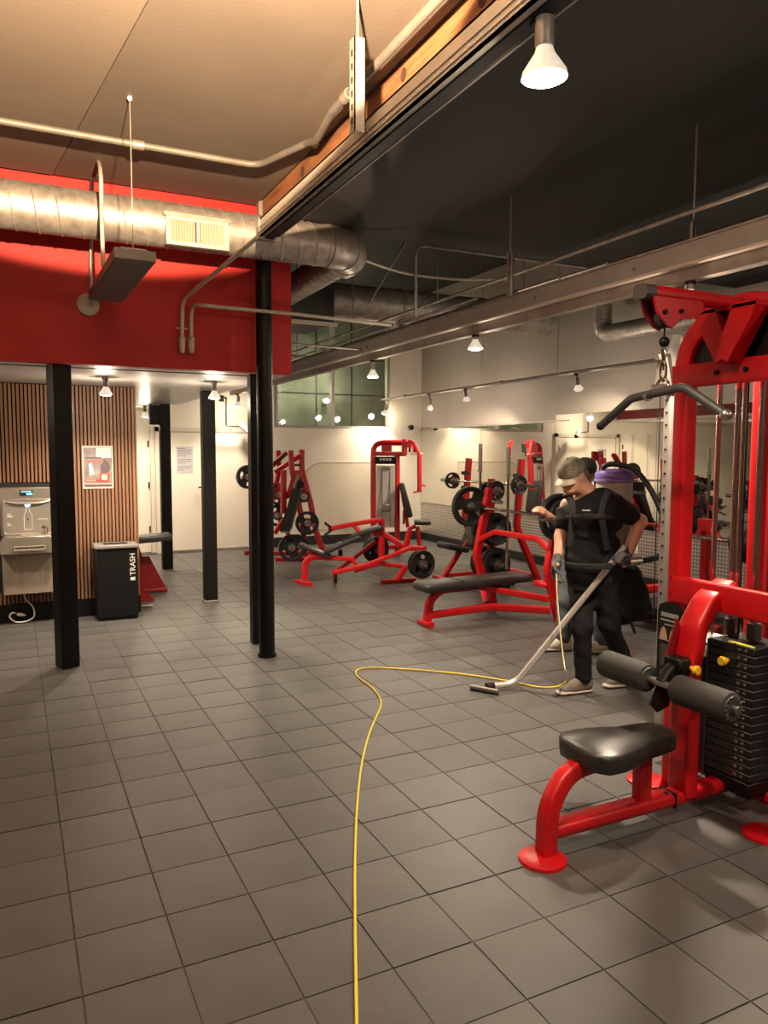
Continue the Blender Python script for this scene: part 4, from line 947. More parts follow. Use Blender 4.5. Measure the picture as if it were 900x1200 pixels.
# main frame
t.part('rear_upright', B().bar([(3.38, 2.585, .05), (3.38, 2.585, 2.28)], .07, .06, up=(0, 1, 0)), RED)
for y, z1 in ((UYF, 2.0), (UYN, 2.0)):
    u_ = t.part('upright', B().bar([(UX, y, .02), (UX, y, z1)], .085, .075, up=(0, 1, 0), r=.012), RED)
    for z in (.96, 1.04): t.part('bolt', B().cyl((UX - .043, y, z), (UX - .051, y, z), .011, 8), BLACKMET, u_)
t.part('lower_crossbeam', B().bar([(UX - .03, UYF, .99), (UX - .03, UYN - .03, .985)], .05, .13, r=.012), RED)
t.part('beam_bracket', B().box((UX - .06, UYN - .01, .985), (.07, .09, .15), bev=.008), RED)
tb_ = t.part('top_crossbeam', B().bar([(UX - .02, UYF + .043, 2.0), (UX - .02, UYN - .043, 2.0)], .05, .105, r=.008), RED)
for y in (2.40, 2.25): t.part('bolt', B().cyl((UX - .045, y, 2.0), (UX - .054, y, 2.0), .012, 8), BLACKMET, tb_)
R_ = (UYF - UYN) / 2; ymid = (UYF + UYN) / 2
arch = [(UX, ymid + R_ * math.cos(a), 2.03 + .26 * math.sin(a)) for a in [PI * k / 24 for k in range(25)]]
t.part('arch', B().bar(arch, .085, .075, up=(1, 0, 0), r=.01), RED)
ins = [(R_ * .90 * math.cos(a), .24 * math.sin(a)) for a in [PI * k / 18 for k in range(19)]]
t.part('arch_panel', B().prism(ins, .03, (UX + .01, ymid, 2.03), (0, 1, 0), (0, 0, 1)), mat('panel_black', (.006, .006, .006), .4))
BZ = 2.285
bo = t.part('boom', B().bar([(2.315, FY_, BZ), (3.75, FY_, BZ)], .075, .055, r=.02), RED)
t.part('boom_cap', B().bar([(2.275, FY_, BZ), (2.33, FY_, BZ)], .077, .058, r=.02), mat('cap_dark_grey', (.06, .05, .045), .5), bo)
cheek = [(2.315, 2.265), (2.585, 2.265), (2.59, 2.225), (2.53, 2.19), (2.46, 2.185), (2.42, 2.145), (2.39, 2.155), (2.36, 2.18), (2.33, 2.21)]
t.part('pulley_plate', B().prism(cheek, .012, (0, FY_ - .034, 0), (1, 0, 0), (0, 0, 1)), RED)
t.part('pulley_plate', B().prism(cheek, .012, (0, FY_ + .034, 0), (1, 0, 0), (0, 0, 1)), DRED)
t.part('pulley_wheel', B().lathe([(.015, -.015), (.055, -.015), (.047, 0), (.055, .015), (.015, .015)], (2.42, FY_, 2.205), (0, 1, 0), 24), GREYPL)
for x, z in ((2.37, 2.205), (2.46, 2.215)): t.part('bolt', B().cyl((x, FY_ - .040, z), (x, FY_ - .05, z), .010, 8), BLACKMET)
# V gusset between boom and top beam, open triangle in its middle
vx = UX - .085
for s_ in (1, -1):
    t.part('gusset_arm', B().prism([(s_ * .16, .235), (s_ * .045, .235), (0, .125), (0, .015), (s_ * .03, .0), (s_ * .075, .075), (s_ * .13, .16)], .085, (vx, FY_, 2.03), (0, 1, 0), (0, 0, 1)), RED)
t.part('gusset_top', B().box((vx, FY_, 2.262), (.085, .32, .022)), RED)
# cable, ball stop, clip
CX = 2.415
ca = t.part('cable', B().cyl((CX, FY_, 2.20), (CX, FY_, 1.98), .0035, 8), BLACKMET)
t.part('ball_stop', B().ball((CX, FY_, 2.095), .022, 16), BLACKMET, ca)
t.part('swivel', B().lathe([(0, 0), (.008, .0), (.012, .03), (.006, .06), (0, .06)], (CX, FY_, 2.02), (0, 0, 1), 12), CHROME, ca)
ring = [(CX, FY_ + .016 * math.cos(a), 1.975 + .04 * math.sin(a)) for a in [2 * PI * k / 16 for k in range(17)]]
t.part('carabiner', B().tube(ring, .005, 8), CHROME, ca)
# guide rods and stack
for x, y, z0, z1, r in ((3.02, 2.395, .70, 2.0, .014), (3.02, 2.43, .70, 2.0, .014), (3.02, 2.305, .70, 2.0, .014), (3.02, 2.535, .74, 2.0, .012)):
    t.part('guide_rod', B().cyl((x, y, z0), (x, y, z1), r, 14), CHROME)
for y in (2.42, 2.30): t.part('rod_collar', B().lathe([(.015, .0), (.032, 0), (.032, .055), (.030, .075), (.015, .075)], (3.02, y, .79), (0, 0, 1), 18), GREYPL)
t.part('selector_cable', B().cyl((3.0, 2.365, .79), (3.0, 2.365, 2.0), .004, 6), BLACKMET)
SK = mat('stack_black', (.012, .012, .011), .45, .2)
ya, yb, x0, x1 = 2.205, 2.445, 2.905, 3.13
nP = 16; zs0, hP = .165, .0385
pm = mesh_of(B().box((0, 0, 0), (x1 - x0, yb - ya, hP - .003), bev=.003), 'stack_plate', SK)
for k in range(nP):
    o = link('stack_plate', pm, t.o); o.location = Vector(((x0 + x1) / 2, (ya + yb) / 2, zs0 + hP * (k + .5))) - t.loc
    for s in (-1, 1):
        pass
pinm = mesh_of(B().cyl((0, 0, 0), (-.004, 0, 0), .006, 8), 'pin_hole', STEEL)
tick = mesh_of(B().prism([(-.022, -.006), (-.006, .0), (-.022, .009), (-.024, .004)], .001, (0, 0, 0), (0, 1, 0), (0, 0, 1)), 'weight_mark', mat('mark_grey', (.20, .19, .17), .5))
for k in range(nP):
    z = zs0 + hP * (k + .5)
    o = link('pin_hole', pinm, t.o); o.location = Vector((x0, 2.275, z)) - t.loc
    o = link('weight_mark', tick, t.o); o.location = Vector((x0 - .001, 2.30, z)) - t.loc
    o = link('weight_mark', tick, t.o); o.location = Vector((x0 - .001, 2.265, z)) - t.loc
t.part('stack_edge_strip', B().bb((x0 + .002, ya + .01, zs0 + nP * hP - .001), (x0 + .02, yb - .10, zs0 + nP * hP + .005)), mat('strip_yellow_green', (.60, .58, .08), .4))
t.part('stack_shield', B().bb((x0 + .0, yb + .004, .12), (x1, yb + .012, .775)), GREYPL)
t.part('selector_pin', B().cyl((x0, 2.335, .70), (x0 - .03, 2.335, .70), .009, 10), CHROME)
t.part('selector_knob', B().lathe([(0, 0), (.018, 0), (.022, .012), (.018, .028), (.010, .034), (.010, .05)], (x0 - .055, 2.335, .70), (1, 0, 0), 18), YELLOW)
t.part('pin_lanyard', B().tube(smooth_path([(x0 - .03, 2.33, .70), (x0 - .03, 2.31, .66), (x0 - .02, 2.285, .69), (x0 - .01, 2.30, .79)]), .003, 6), BLACKMET)
t.part('rear_cross_rail', B().bar([(3.06, 2.86, .075), (3.06, 2.02, .075)], .085, .06, r=.02), RED)
t.part('stack_foot', B().bb((x0 + .0, ya, .09), (x1, yb, .16), bev=.005), BLACKMET)
t.part('side_shelf', B().bb((2.90, 2.47, .735), (3.1, 2.60, .75)), WHITEPL)
t.part('side_shelf', B().bb((2.90, 2.47, .68), (3.1, 2.60, .69)), WHITEPL)
t.part('low_shroud', B().bb((2.92, 2.47, .12), (3.1, 2.58, .68)), SK)
t.part('low_pulley', B().lathe([(.012, -.015), (.065, -.015), (.055, 0), (.065, .015), (.012, .015)], (3.12, 2.68, .90), (1, .8, 0), 24), GREYPL)
# thigh rollers
RX, RZ = 2.54, .628
t.part('roller_axle', B().cyl((RX, 1.985, RZ), (RX, 2.76, RZ), .016, 12), STEEL)
for y0, y1 in ((2.455, 2.735), (2.295, 2.015)):
    rl = t.part('thigh_roller', B().lathe([(.02, 0), (.052, 0), (.062, .006), (.065, .016), (.065, .264), (.062, .274), (.052, .28), (.02, .28)], (RX, y0, RZ), (0, 1 if y1 > y0 else -1, 0), 32), FOAM)
    ye = min(y0, y1)
    cp_ = t.part('roller_cap', B().lathe([(0, -.004), (.05, -.004), (.052, .001), (.02, .004)], (RX, ye, RZ), (0, 1, 0), 28), GREYPL, rl)
    for k in range(14):
        a = 2 * PI * k / 14
        t.part('cap_spoke', B().box((RX + .042 * math.cos(a), ye - .005, RZ + .042 * math.sin(a)), (.016, .004, .006), Matrix.Rotation(-a, 3, 'Y')), STEEL, rl) if ye < 2.1 else None
    t.part('axle_nut', B().cyl((RX, ye - .004, RZ), (RX, ye - .028, RZ), .016, 6), STEEL, rl)
t.part('roller_arm', B().bar(fillet([(2.70, YC, .70), (2.60, YC, .69), (RX, YC, RZ)], .05), .05, .05, up=(0, 1, 0)), BLACKMET)
t.part('height_clamp', B().box((2.67, YC, .70), (.15, .10, .075), bev=.008), BLACKMET)
t.part('adjuster_plate', B().prism([(2.60, .69), (2.52, .52), (2.56, .48), (2.63, .50), (2.66, .68)], .012, (0, YC + .045, 0), (1, 0, 0), (0, 0, 1)), BLACKMET)
t.part('pop_pin', B().cyl((2.66, YC - .045, .695), (2.655, YC - .075, .695), .010, 10), YELLOW)
t.part('pop_pin_knob', B().lathe([(0, -.002), (.018, 0), (.022, .008), (.020, .022), (.010, .03)], (2.65, YC - .10, .695), (0, 1, 0), 18), YELLOW)
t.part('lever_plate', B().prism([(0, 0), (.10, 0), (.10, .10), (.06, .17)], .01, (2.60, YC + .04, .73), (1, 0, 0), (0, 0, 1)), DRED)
# lat bar hanging from the clip
t = Thing('lat_bar', 'black bent pulldown bar hanging from the red boom', 'bar', (CX, FY_, 1.86))
pts = fillet([(CX - .01, 2.655, 1.765), (CX - .005, 2.48, 1.875), (CX, 2.20, 1.905), (CX + .005, 2.01, 1.79)], .09, 7)
t.part('bar', B().tube(pts, .018, 16), GREYPL)
t.part('end_cap', B().ball((CX + .005, 2.0, 1.785), .024, 16), STEEL)
t.part('end_cap', B().ball((CX - .01, 2.66, 1.762), .0195, 16), BLACKMET)
t.part('grip_ring', B().cyl((CX, 2.40, 1.879), (CX, 2.38, 1.882), .022, 18), STEEL)
t.part('hook_eye', B().tube([(CX, FY_ + .03 * math.cos(a), 1.915 + .03 * math.sin(a)) for a in [PI * k / 10 for k in range(11)]], .006, 8), CHROME)
t.part('hook_plate', B().bb((CX - .006, FY_ - .035, 1.885), (CX + .006, FY_ + .06, 1.925), bev=.003), STEEL)

# ================================================================== cable column behind it (perforated)
PX, PY = 3.42, 3.20
t = Thing('cable_column', 'pale perforated steel cable column beside the red upright', 'gym machine', (PX, PY, 0))
col = t.part('perforated_post', B().bar([(PX, PY, .02), (PX, PY, 2.28)], .075, .05, up=(0, 1, 0), r=.006), mat('post_steel', (.50, .46, .42), .36, .7, var=.15, vscale=6, stretch=(4, 4, .4)))
hm = mesh_of(B().lathe([(0, -.0015), (.0075, -.0015), (.0075, .002), (0, .002)], (0, 0, 0), (-1, 0, 0), 8), 'adjust_hole', BLACKMET)
for k in range(30):
    o = link('adjust_hole', hm, col); o.location = Vector((PX - .0385, PY, .12 + k * .07)) - t.loc
t.part('foot_plate', B().box((PX, PY, .012), (.18, .14, .024), bev=.004), BLACKMET)
cg = t.part('pulley_carriage', B().prism([(-.09, -.16), (.03, -.16), (.06, .02), (.05, .17), (-.02, .17), (-.06, .05)], .07, (PX - .02, PY, 2.14), (1, 0, 0), (0, 0, 1)), STEEL)
t.part('carriage_slot', B().box((PX - .055, PY - .037, 2.12), (.022, .006, .16), Matrix.Rotation(-.25, 3, 'Y')), BLACKMET, cg)
t.part('carriage_slot', B().box((PX + .0, PY - .037, 2.10), (.03, .006, .05)), BLACKMET, cg)
t.part('carriage_knob', B().cyl((PX - .13, PY, 2.18), (PX - .06, PY, 2.18), .018, 12), STEEL, cg)
t.part('cable', B().cyl((PX - .09, PY, 2.05), (PX - .09, PY, .6), .003, 6), BLACKMET)
t.part('top_tie', B().bar([(PX, PY, 2.27), (PX + .6, PY - .2, 2.27)], .06), STEEL)
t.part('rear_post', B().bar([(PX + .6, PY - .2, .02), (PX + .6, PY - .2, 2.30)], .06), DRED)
# plaque
ex = Vector((0, -1, 0)); nz_ = Vector((-1, 0, 0)); o_ = Vector((UX - .056, UYF - .005, .475))
t = Thing('instruction_plaque', 'dark instruction plaque with small printed figures on the red upright', 'sign', o_)
pl = t.part('board', B().prism([(-.075, 0), (.075, 0), (.075, .40)] + [(.075 * math.cos(q), .40 + .05 * math.sin(q)) for q in [PI * k / 8 for k in range(1, 8)]] + [(-.075, .40)], .008, o_, ex, (0, 0, 1)), mat('plaque_black', (.010, .010, .010), .35))
def pq(nm, u0, v0, u1, v1, m):
    b = B().prism([(u0, v0), (u1, v0), (u1, v1), (u0, v1)], .002, o_ + nz_ * .0055, ex, (0, 0, 1)); return t.part(nm, b, m, pl)
LI = mat('plaque_print', (.45, .43, .40), .5)
for k in range(6): pq('heading_print', -.052 + k * .018, .375, -.038 + k * .018, .395, LI)
pq('print_line', -.055, .355, .05, .362, LI); pq('print_line', -.03, .335, .035, .340, LI)
for u in (-.035, .025):
    t.part('figure_print', B().prism([(u - .025, .265), (u + .025, .265), (u + .015, .31), (u, .325), (u - .015, .31)], .002, o_ + nz_ * .0055, ex, (0, 0, 1)), mat('plaque_figure', (.55, .38, .24), .5), pl)
pq('print_line', -.06, .258, .06, .263, LI); pq('picture_print', -.05, .13, .05, .24, mat('plaque_picture', (.09, .08, .075), .5)); pq('picture_print', -.05, .03, .05, .11, mat('plaque_picture', (.09, .08, .075), .5))
t.part('mount_bracket', B().bb((UX - .056, UYF - .02, .60), (UX - .036, UYF + .02, .64)), BLACKMET)

# ================================================================== machines along the mirror at the right
t = Thing('seated_row_machine', 'low red machine with plate pegs before the mirror right of the man', 'gym machine', (5.9, 5.3, 0))
zb = .12
for z, y in ((.26, 5.6), (.10, 5.25)):
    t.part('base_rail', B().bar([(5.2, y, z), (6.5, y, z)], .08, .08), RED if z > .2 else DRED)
t.part('base_cross', B().bar([(5.6, 4.6, .06), (5.6, 5.9, .06)], .08), DRED)
t.part('dark_step', B().bb((5.3, 5.0, .13), (6.3, 5.5, .20), bev=.01), RUBBER)
t.part('post', B().bar([(6.2, 5.3, .05), (6.2, 5.3, .86)], .08), RED)
t.part('post_cap', B().prism([(-.12, 0), (.12, 0), (.07, .09), (.09, .18), (-.09, .18), (-.07, .09)], .08, (6.2, 5.3, .80), (0, 1, 0), (0, 0, 1)), RED)
pg = t.part('plate_peg', B().cyl((6.15, 4.55, .80), (6.15, 5.5, .80), .022, 12), CHROME)
for k, r in enumerate((.20, .20, .19, .17)):
    plate((6.15, 4.66 + k * .06, .80), (0, 1, 0), r, ['first', 'second', 'third', 'fourth'][k] + ' from the right of four plates on the peg behind the chrome guide rods', .05, spin=k)
plate((5.95, 4.50, .20), (.3, 1, 0), .18, 'low plate leaning at the base of the row machine', .05)
t.part('side_post', B().bar([(5.75, 4.6, .05), (6.0, 4.58, .55)], .07, up=(0, 1, 0)), RED)
# ================================================================== people: smooth signed-distance bodies
def _np(v): return np.array([v[0], v[1], v[2]], float)
def cap(a, b, r0, r1=None, flat=None):
    a, b = _np(a), _np(b); r1 = r0 if r1 is None else r1; ab = b - a; L2 = max(ab @ ab, 1e-9)
    fx = (_np(flat[0]) / np.linalg.norm(_np(flat[0])), flat[1]) if flat is not None else None
    def f(P):
        t_ = np.clip(((P - a) @ ab) / L2, 0, 1); q = P - (a + t_[:, None] * ab)
        if fx is not None: q = q + np.outer((q @ fx[0]) * (1 / fx[1] - 1), fx[0])
        return np.linalg.norm(q, axis=1) - (r0 + (r1 - r0) * t_)
    r = max(r0, r1); f.lo = np.minimum(a, b) - r * 1.3; f.hi = np.maximum(a, b) + r * 1.3; return f
def ell(c, ax, rad):
    c = _np(c); A = np.array([_np(v) / np.linalg.norm(_np(v)) for v in ax]); rad = np.array(rad, float)
    def f(P):
        q = (P - c) @ A.T; k = np.linalg.norm(q / rad, axis=1); return (k - 1) * rad.min()
    m_ = rad.max() * 1.15; f.lo = c - m_; f.hi = c + m_; return f
def sdf_mesh(prims, vox, k, name, material, off, cuts=(), noise=None):
    """Smooth union of primitives, cut by half-spaces (point, normal: keep the side against the normal), meshed by surface nets."""
    lo = np.min([f.lo for f in prims], 0) - 3 * vox - k * .5; hi = np.max([f.hi for f in prims], 0) + 3 * vox + k * .5
    n = np.ceil((hi - lo) / vox).astype(int) + 1
    g = [lo[i] + vox * np.arange(n[i]) for i in range(3)]
    X = np.stack(np.meshgrid(*g, indexing='ij'), -1).reshape(-1, 3)
    d = None
    for f in prims:
        e = f(X)
        if d is None: d = e
        else:
            h = np.clip(.5 + .5 * (e - d) / k, 0, 1); d = e * (1 - h) + d * h - k * h * (1 - h)
            # (h weights the old value)
    for p, nn in cuts:
        nn = _np(nn) / np.linalg.norm(_np(nn)); d = np.maximum(d, (X - _np(p)) @ nn)
    if noise: d = d + noise(X)
    d = d.reshape(n); s = d < 0
    idx = -np.ones(np.array(n) - 1, int); acc = np.zeros(tuple(np.array(n) - 1) + (3,)); cnt = np.zeros(np.array(n) - 1)
    base = np.stack(np.meshgrid(*[np.arange(m_ - 1) for m_ in n], indexing='ij'), -1).astype(float)
    cor = [(i, j, l) for i in (0, 1) for j in (0, 1) for l in (0, 1)]
    sl = lambda c: tuple(slice(c[i], n[i] - 1 + c[i]) for i in range(3))
    for c in cor:
        for ax in range(3):
            if c[ax]: continue
            c2 = list(c); c2[ax] = 1; v0 = d[sl(c)]; v1 = d[sl(c2)]; x = (v0 < 0) != (v1 < 0)
            tt = np.where(x, v0 / np.where(x, v0 - v1, 1), 0)
            for a_ in range(3): acc[..., a_] += np.where(x, c[a_] + (tt if a_ == ax else 0), 0)
            cnt += x
    on = cnt > 0; idx[on] = np.arange(on.sum())
    V = (base[on] + acc[on] / cnt[on][:, None]) * vox + lo
    Fs = []
    for ax in range(3):
        u, w_ = (ax + 1) % 3, (ax + 2) % 3
        a_ = [slice(1, n[i] - 1) for i in range(3)]; a_[ax] = slice(0, n[ax] - 1); b_ = list(a_); b_[ax] = slice(1, n[ax])
        s0, s1 = s[tuple(a_)], s[tuple(b_)]; ch = np.argwhere(s0 != s1)
        if not len(ch): continue
        o = np.array([0 if i == ax else 1 for i in range(3)]); c_ = ch + o; neg = s0[tuple(ch.T)]
        q = []
        for du, dw in ((1, 1), (0, 1), (0, 0), (1, 0)):
            e = c_.copy(); e[:, u] -= du; e[:, w_] -= dw; q.append(idx[tuple(e.T)])
        q = np.stack(q, 1); q[~neg] = q[~neg][:, ::-1]; Fs.append(q)
    Fs = np.concatenate(Fs)
    me = bpy.data.meshes.new(name); me.from_pydata((V - _np(off)).tolist(), [], Fs.tolist()); me.update()
    for p in me.polygons: p.use_smooth = True
    bm = bmesh.new(); bm.from_mesh(me); bmesh.ops.smooth_vert(bm, verts=bm.verts[:], factor=.4, use_axis_x=True, use_axis_y=True, use_axis_z=True)
    bmesh.ops.recalc_face_normals(bm, faces=bm.faces[:]); bm.to_mesh(me); bm.free(); me.materials.append(material); return me
def folds(amp, sc, sd=0.0):
    def f(X): return amp * (np.sin(X[:, 2] * sc + 3 * np.sin(X[:, 0] * sc * .6 + sd)) * np.sin(X[:, 1] * sc * .8 + X[:, 0] * sc * .5 + sd) + .5 * np.sin(X[:, 2] * sc * 2.1 + X[:, 0] * sc * 1.7))
    return f
def hand_prims(W, d, nrm, curl, thumb=1, grow=0.0, spread=.2):
    d = Vector(d).normalized(); nrm = Vector(nrm); nrm = (nrm - d * nrm.dot(d)).normalized(); s = d.cross(nrm) * thumb
    W = Vector(W); out = [cap(W - d * .02, W + d * .02, .027 + grow, .032 + grow, (nrm, .75))]
    for k in range(4): out.append(cap(W + d * .015 + s * (.026 - .0175 * k) * .8, W + d * .085 + s * (.030 - .020 * k), .016 + grow, .0125 + grow))
    L = [(.040, .026, .020), (.044, .029, .022), (.041, .027, .021), (.033, .021, .018)]
    for k in range(4):
        p = W + d * .085 + s * (.030 - .020 * k); dr = (d + s * spread * (.12 - .08 * k)).normalized(); ang = 0
        for j in range(3):
            ang += curl[j]; v = dr * math.cos(ang) + nrm * math.sin(ang); q = p + v * L[k][j]
            out.append(cap(p, q, (.0105, .0098, .0088)[j] + grow, (.0098, .0088, .0078)[j] + grow)); p = q
    p = W + d * .02 + s * .026
    v1 = (d * .55 + s * .62 + nrm * .45).normalized(); q = p + v1 * .042; out.append(cap(p, q, .0145 + grow, .012 + grow))
    v2 = (d * .75 + s * .05 + nrm * .66).normalized(); q2 = q + v2 * .034; out.append(cap(q, q2, .0115 + grow, .0105 + grow))
    v3 = (d * .6 - s * .45 + nrm * .65).normalized(); out.append(cap(q2, q2 + v3 * .026, .0105 + grow, .009 + grow))
    return out
SKIN = mat('skin', (.62, .33, .22), .5, 0, col2=(.50, .24, .16), vscale=7)
SKIN2 = mat('skin_brown', (.38, .20, .12), .5, 0, var=.15, vscale=7)
ZU = Vector((0, 0, 1)); RH = Vector((CR.x, CR.y, 0)).normalized(); HB = Vector((CF.x, CF.y, 0)).normalized()
def axes_head(fh, pitch):
    fh = fh.normalized(); f = fh * math.cos(pitch) - ZU * math.sin(pitch); u = fh * math.sin(pitch) + ZU * math.cos(pitch); return f, u.cross(f), u
def head_prims(c, f, l, u):
    A = (f, l, u); P = lambda a, b, e: c + f * a + l * b + u * e
    return [ell(P(-.010, 0, .015), A, (.100, .077, .100)), ell(P(.045, 0, -.055), A, (.052, .055, .062)), ell(P(.062, 0, -.090), A, (.028, .030, .022)),
            ell(P(.012, 0, -.05), A, (.070, .064, .065)), cap(P(.088, 0, .010), P(.108, 0, -.026), .010, .015), ell(P(.080, 0, .022), A, (.02, .055, .012)),
            ell(P(.085, 0, -.060), A, (.018, .026, .008)), ell(P(.085, 0, -.070), A, (.017, .024, .007)),
            ell(P(-.005, .079, -.005), A, (.018, .010, .030)), ell(P(-.005, -.079, -.005), A, (.018, .010, .030)), ell(P(.06, .035, -.03), A, (.025, .02, .02)), ell(P(.06, -.035, -.03), A, (.025, .02, .02))]
def cap_hat(t, c, f, l, u, crown_m, brim_m):
    b = B(); vs = []; n = 28; m_ = 9
    for i in range(m_ + 1):
        th = (PI / 2 + .12) * i / m_
        for j in range(n):
            ph = 2 * PI * j / n; x, y, z = .112 * math.sin(th) * math.cos(ph), .090 * math.sin(th) * math.sin(ph), .094 * math.cos(th)
            vs.append(c + f * (x - .008) + l * y + u * (z + .038))
    fs = [(i * n + j, (i + 1) * n + j, (i + 1) * n + (j + 1) % n, i * n + (j + 1) % n) for i in range(m_) for j in range(n)]
    cr = t.part('cap_crown', b.add(vs, fs), crown_m, ang=70)
    vs = []; n = 13
    for dz in (.0, .006):
        for rr in (0, 1, 2):
            for j in range(n):
                a = -1.15 + 2.3 * j / (n - 1); R0 = .104 + .0 * rr; ext = .078 * rr / 2 * math.cos(a) ** .6
                vs.append(c + f * (.100 * math.cos(a) + ext - .008) + l * (.086 * math.sin(a)) + u * (.034 - .014 * rr * .5 - .028 * (math.sin(a) ** 2) + dz))
    fs = []
    for dz in (0, 1):
        o = dz * 3 * n
        for r_ in range(2):
            for j in range(n - 1):
                q = (o + r_ * n + j, o + r_ * n + j + 1, o + (r_ + 1) * n + j + 1, o + (r_ + 1) * n + j); fs.append(q if dz else q[::-1])
    for j in range(n - 1): fs.append((2 * n + j, 2 * n + j + 1, 5 * n + j + 1, 5 * n + j)); fs.append((j + 1, j, 3 * n + j, 3 * n + j + 1))
    t.part('cap_brim', B().add(vs, fs), brim_m, ang=70)
    t.part('cap_button', B().ball(c + u * .133 - f * .008, .008, 8), crown_m, cr)
def shoe(t, heel, toe, m_up, m_sole, lab, h=.085):
    heel = Vector(heel); toe = Vector(toe); heel.z = 0; toe.z = 0; d = (toe - heel).normalized(); s = d.cross(ZU); L = (toe - heel).length
    P = lambda a, b, z: heel + d * (a * L) + s * b + ZU * z
    so = [cap(P(.13, 0, .014), P(.5, .004, .014), .040, .041, (ZU, .36)), cap(P(.5, .004, .014), P(.86, .006, .016), .041, .042, (ZU, .36)), cap(P(.86, .006, .016), P(.90, .008, .020), .040, .036, (ZU, .4))]
    up_ = [cap(P(.15, 0, .060), P(.16, 0, .10), .038, .036), cap(P(.18, 0, .045), P(.5, .003, .045), .038, .037), cap(P(.40, 0, .075), P(.62, .004, .055), .032, .030), cap(P(.5, .004, .036), P(.84, .006, .030), .036, .030)]
    so_o = link('shoe_sole', sdf_mesh(so, .008, .012, 'shoe_sole', m_sole, t.loc, [((0, 0, .001), (0, 0, -1))]), None)
    uo = link('shoe', sdf_mesh(up_, .008, .02, 'shoe', m_up, t.loc, [((0, 0, .012), (0, 0, -1))]), t.o); uo['label'] = lab
    so_o.parent = uo
    for k in range(4): t.part('shoe_lace', B().tube([P(.36 + .075 * k, -.022, .108 - .012 * k), P(.37 + .075 * k, 0, .115 - .012 * k), P(.36 + .075 * k, .022, .108 - .012 * k)], .003, 5), m_sole, uo)

# ---------------------------------------------------------------- the man with the vacuum wand
base = G(690, 800)
t = Thing('person', 'man in camouflage cap and black clothes vacuuming the floor', 'person', base)
q = lambda x, y, d: D(x, y, d)
d0 = 5.20
pel = q(696, 672, d0 + .02)
hA, kA, aA = q(682, 682, 5.26), q(682, 735, 5.14), q(684, 778, 5.16)
hB_, kB, aB = q(709, 682, 5.16), q(714, 733, 5.18), q(738, 777, 5.32)
shR, elR, wrR = q(722, 592, 5.12), q(750, 611, 5.20), q(719, 647, 5.02)
shL, elL, wrL = q(665, 592, 5.32), q(657, 629, 5.30), q(653, 654, 5.22)
# wand axis, then the hand that holds it
w0, w1 = q(733, 640, 5.00), G(604, 801, .035); wd = (w1 - w0).normalized(); wc = w0 + wd * .075
dd_ = (wrR - elR).normalized(); dd_ = (dd_ - wd * dd_.dot(wd)).normalized()
pn = dd_.cross(wd).normalized()
if pn.dot(-HB) > 0: pn = -pn
W_ = wc - pn * .052 - dd_ * .075
wrR = W_ - dd_ * .012
fh = (-RH * .78 - HB * .62).normalized(); lh = ZU.cross(fh)
hc = q(671, 558, 5.20); f_, l_, u_ = axes_head(fh, .52)
chest = [cap(q(679, 606, 5.27), q(711, 604, 5.15), .112, .112, (fh, .92)), cap(q(681, 590, 5.27), q(708, 587, 5.16), .075, .075), cap(q(684, 640, 5.24), q(707, 641, 5.17), .108, .108, (fh, .95)), cap(q(684, 667, 5.24), q(708, 668, 5.17), .112, .112)]
armsU = [cap(shL, elL, .052, .043), cap(shR, elR, .056, .046)]
fore = [cap(elL, wrL, .043, .028), cap(elR, wrR, .048, .031)]
legs = [cap(hA, kA, .088, .060), cap(kA, aA, .058, .040), cap(hB_, kB, .088, .060), cap(kB, aB, .058, .040)]
neck = [cap(q(692, 580, 5.21), hc - u_ * .04 - f_ * .02, .062, .056), cap(q(681, 586, 5.26), q(704, 584, 5.17), .05, .05)]
nwr = (wrL - elL).normalized()
body = head_prims(hc, f_, l_, u_) + neck + chest + armsU + fore + legs + [cap(wrL, wrL + nwr * .05, .026, .024), cap(wrR, wrR + (wrR - elR).normalized() * .04, .028, .026)]
shrink = lambda fs, g_: fs
o = link('body', sdf_mesh(body, .0105, .022, 'body', SKIN, t.loc), t.o)
for s in (-1, 1):
    e = hc + f_ * .087 + l_ * (.031 * s) + u_ * .006
    t.part('eye', B().ball(e, .0115, 10), mat('eye_white', (.7, .66, .6), .3), o); t.part('pupil', B().ball(e + f_ * .0085, .005, 8), mat('pupil', (.03, .02, .015), .3), o)
    t.part('eyebrow', B().tube([e + u_ * .016 + f_ * .012 - l_ * .012 * s, e + u_ * .020 + f_ * .012, e + u_ * .015 + f_ * .006 + l_ * .014 * s], .0035, 6), mat('brow_hair', (.16, .10, .06), .8), o)
# short hair below the cap
o = link('hair', sdf_mesh([ell(hc - f_ * .020 + u_ * .012, (f_, l_, u_), (.099, .081, .092))], .009, .01, 'hair', mat('short_hair', (.14, .09, .06), .85, bump=.5, bscale=300), t.loc, [(hc + f_ * -.005, f_), (hc - u_ * .055, -u_)]), t.o)
CAMO = mat('camouflage_cloth', (.22, .19, .13), .85, 0, col2=(.09, .085, .06), vscale=26, bump=.2, bscale=200)
cap_hat(t, hc, f_, l_, u_, CAMO, mat('cap_brim_tan', (.50, .42, .30), .8, 0, col2=(.34, .29, .20), vscale=30))
SHIRT = mat('black_shirt', (.009, .009, .0105), .8, 0, var=.3, vscale=12, bump=.25, bscale=180, spec=.25)
sleeve = lambda a, b, k: a + (b - a) * k
def grow(fs, g_):
    out = []
    for f in fs:
        h_ = (lambda ff: (lambda P: ff(P) - g_))(f); h_.lo = f.lo - g_; h_.hi = f.hi + g_; out.append(h_)
    return out
shirt = grow(chest + neck[1:], .014) + [cap(shL, sleeve(shL, elL, .60), .068, .064), cap(shR, sleeve(shR, elR, .58), .074, .070), cap(q(684, 655, 5.24), q(707, 656, 5.17), .128, .130)]
ncut = hc - u_ * .155 - f_ * .012
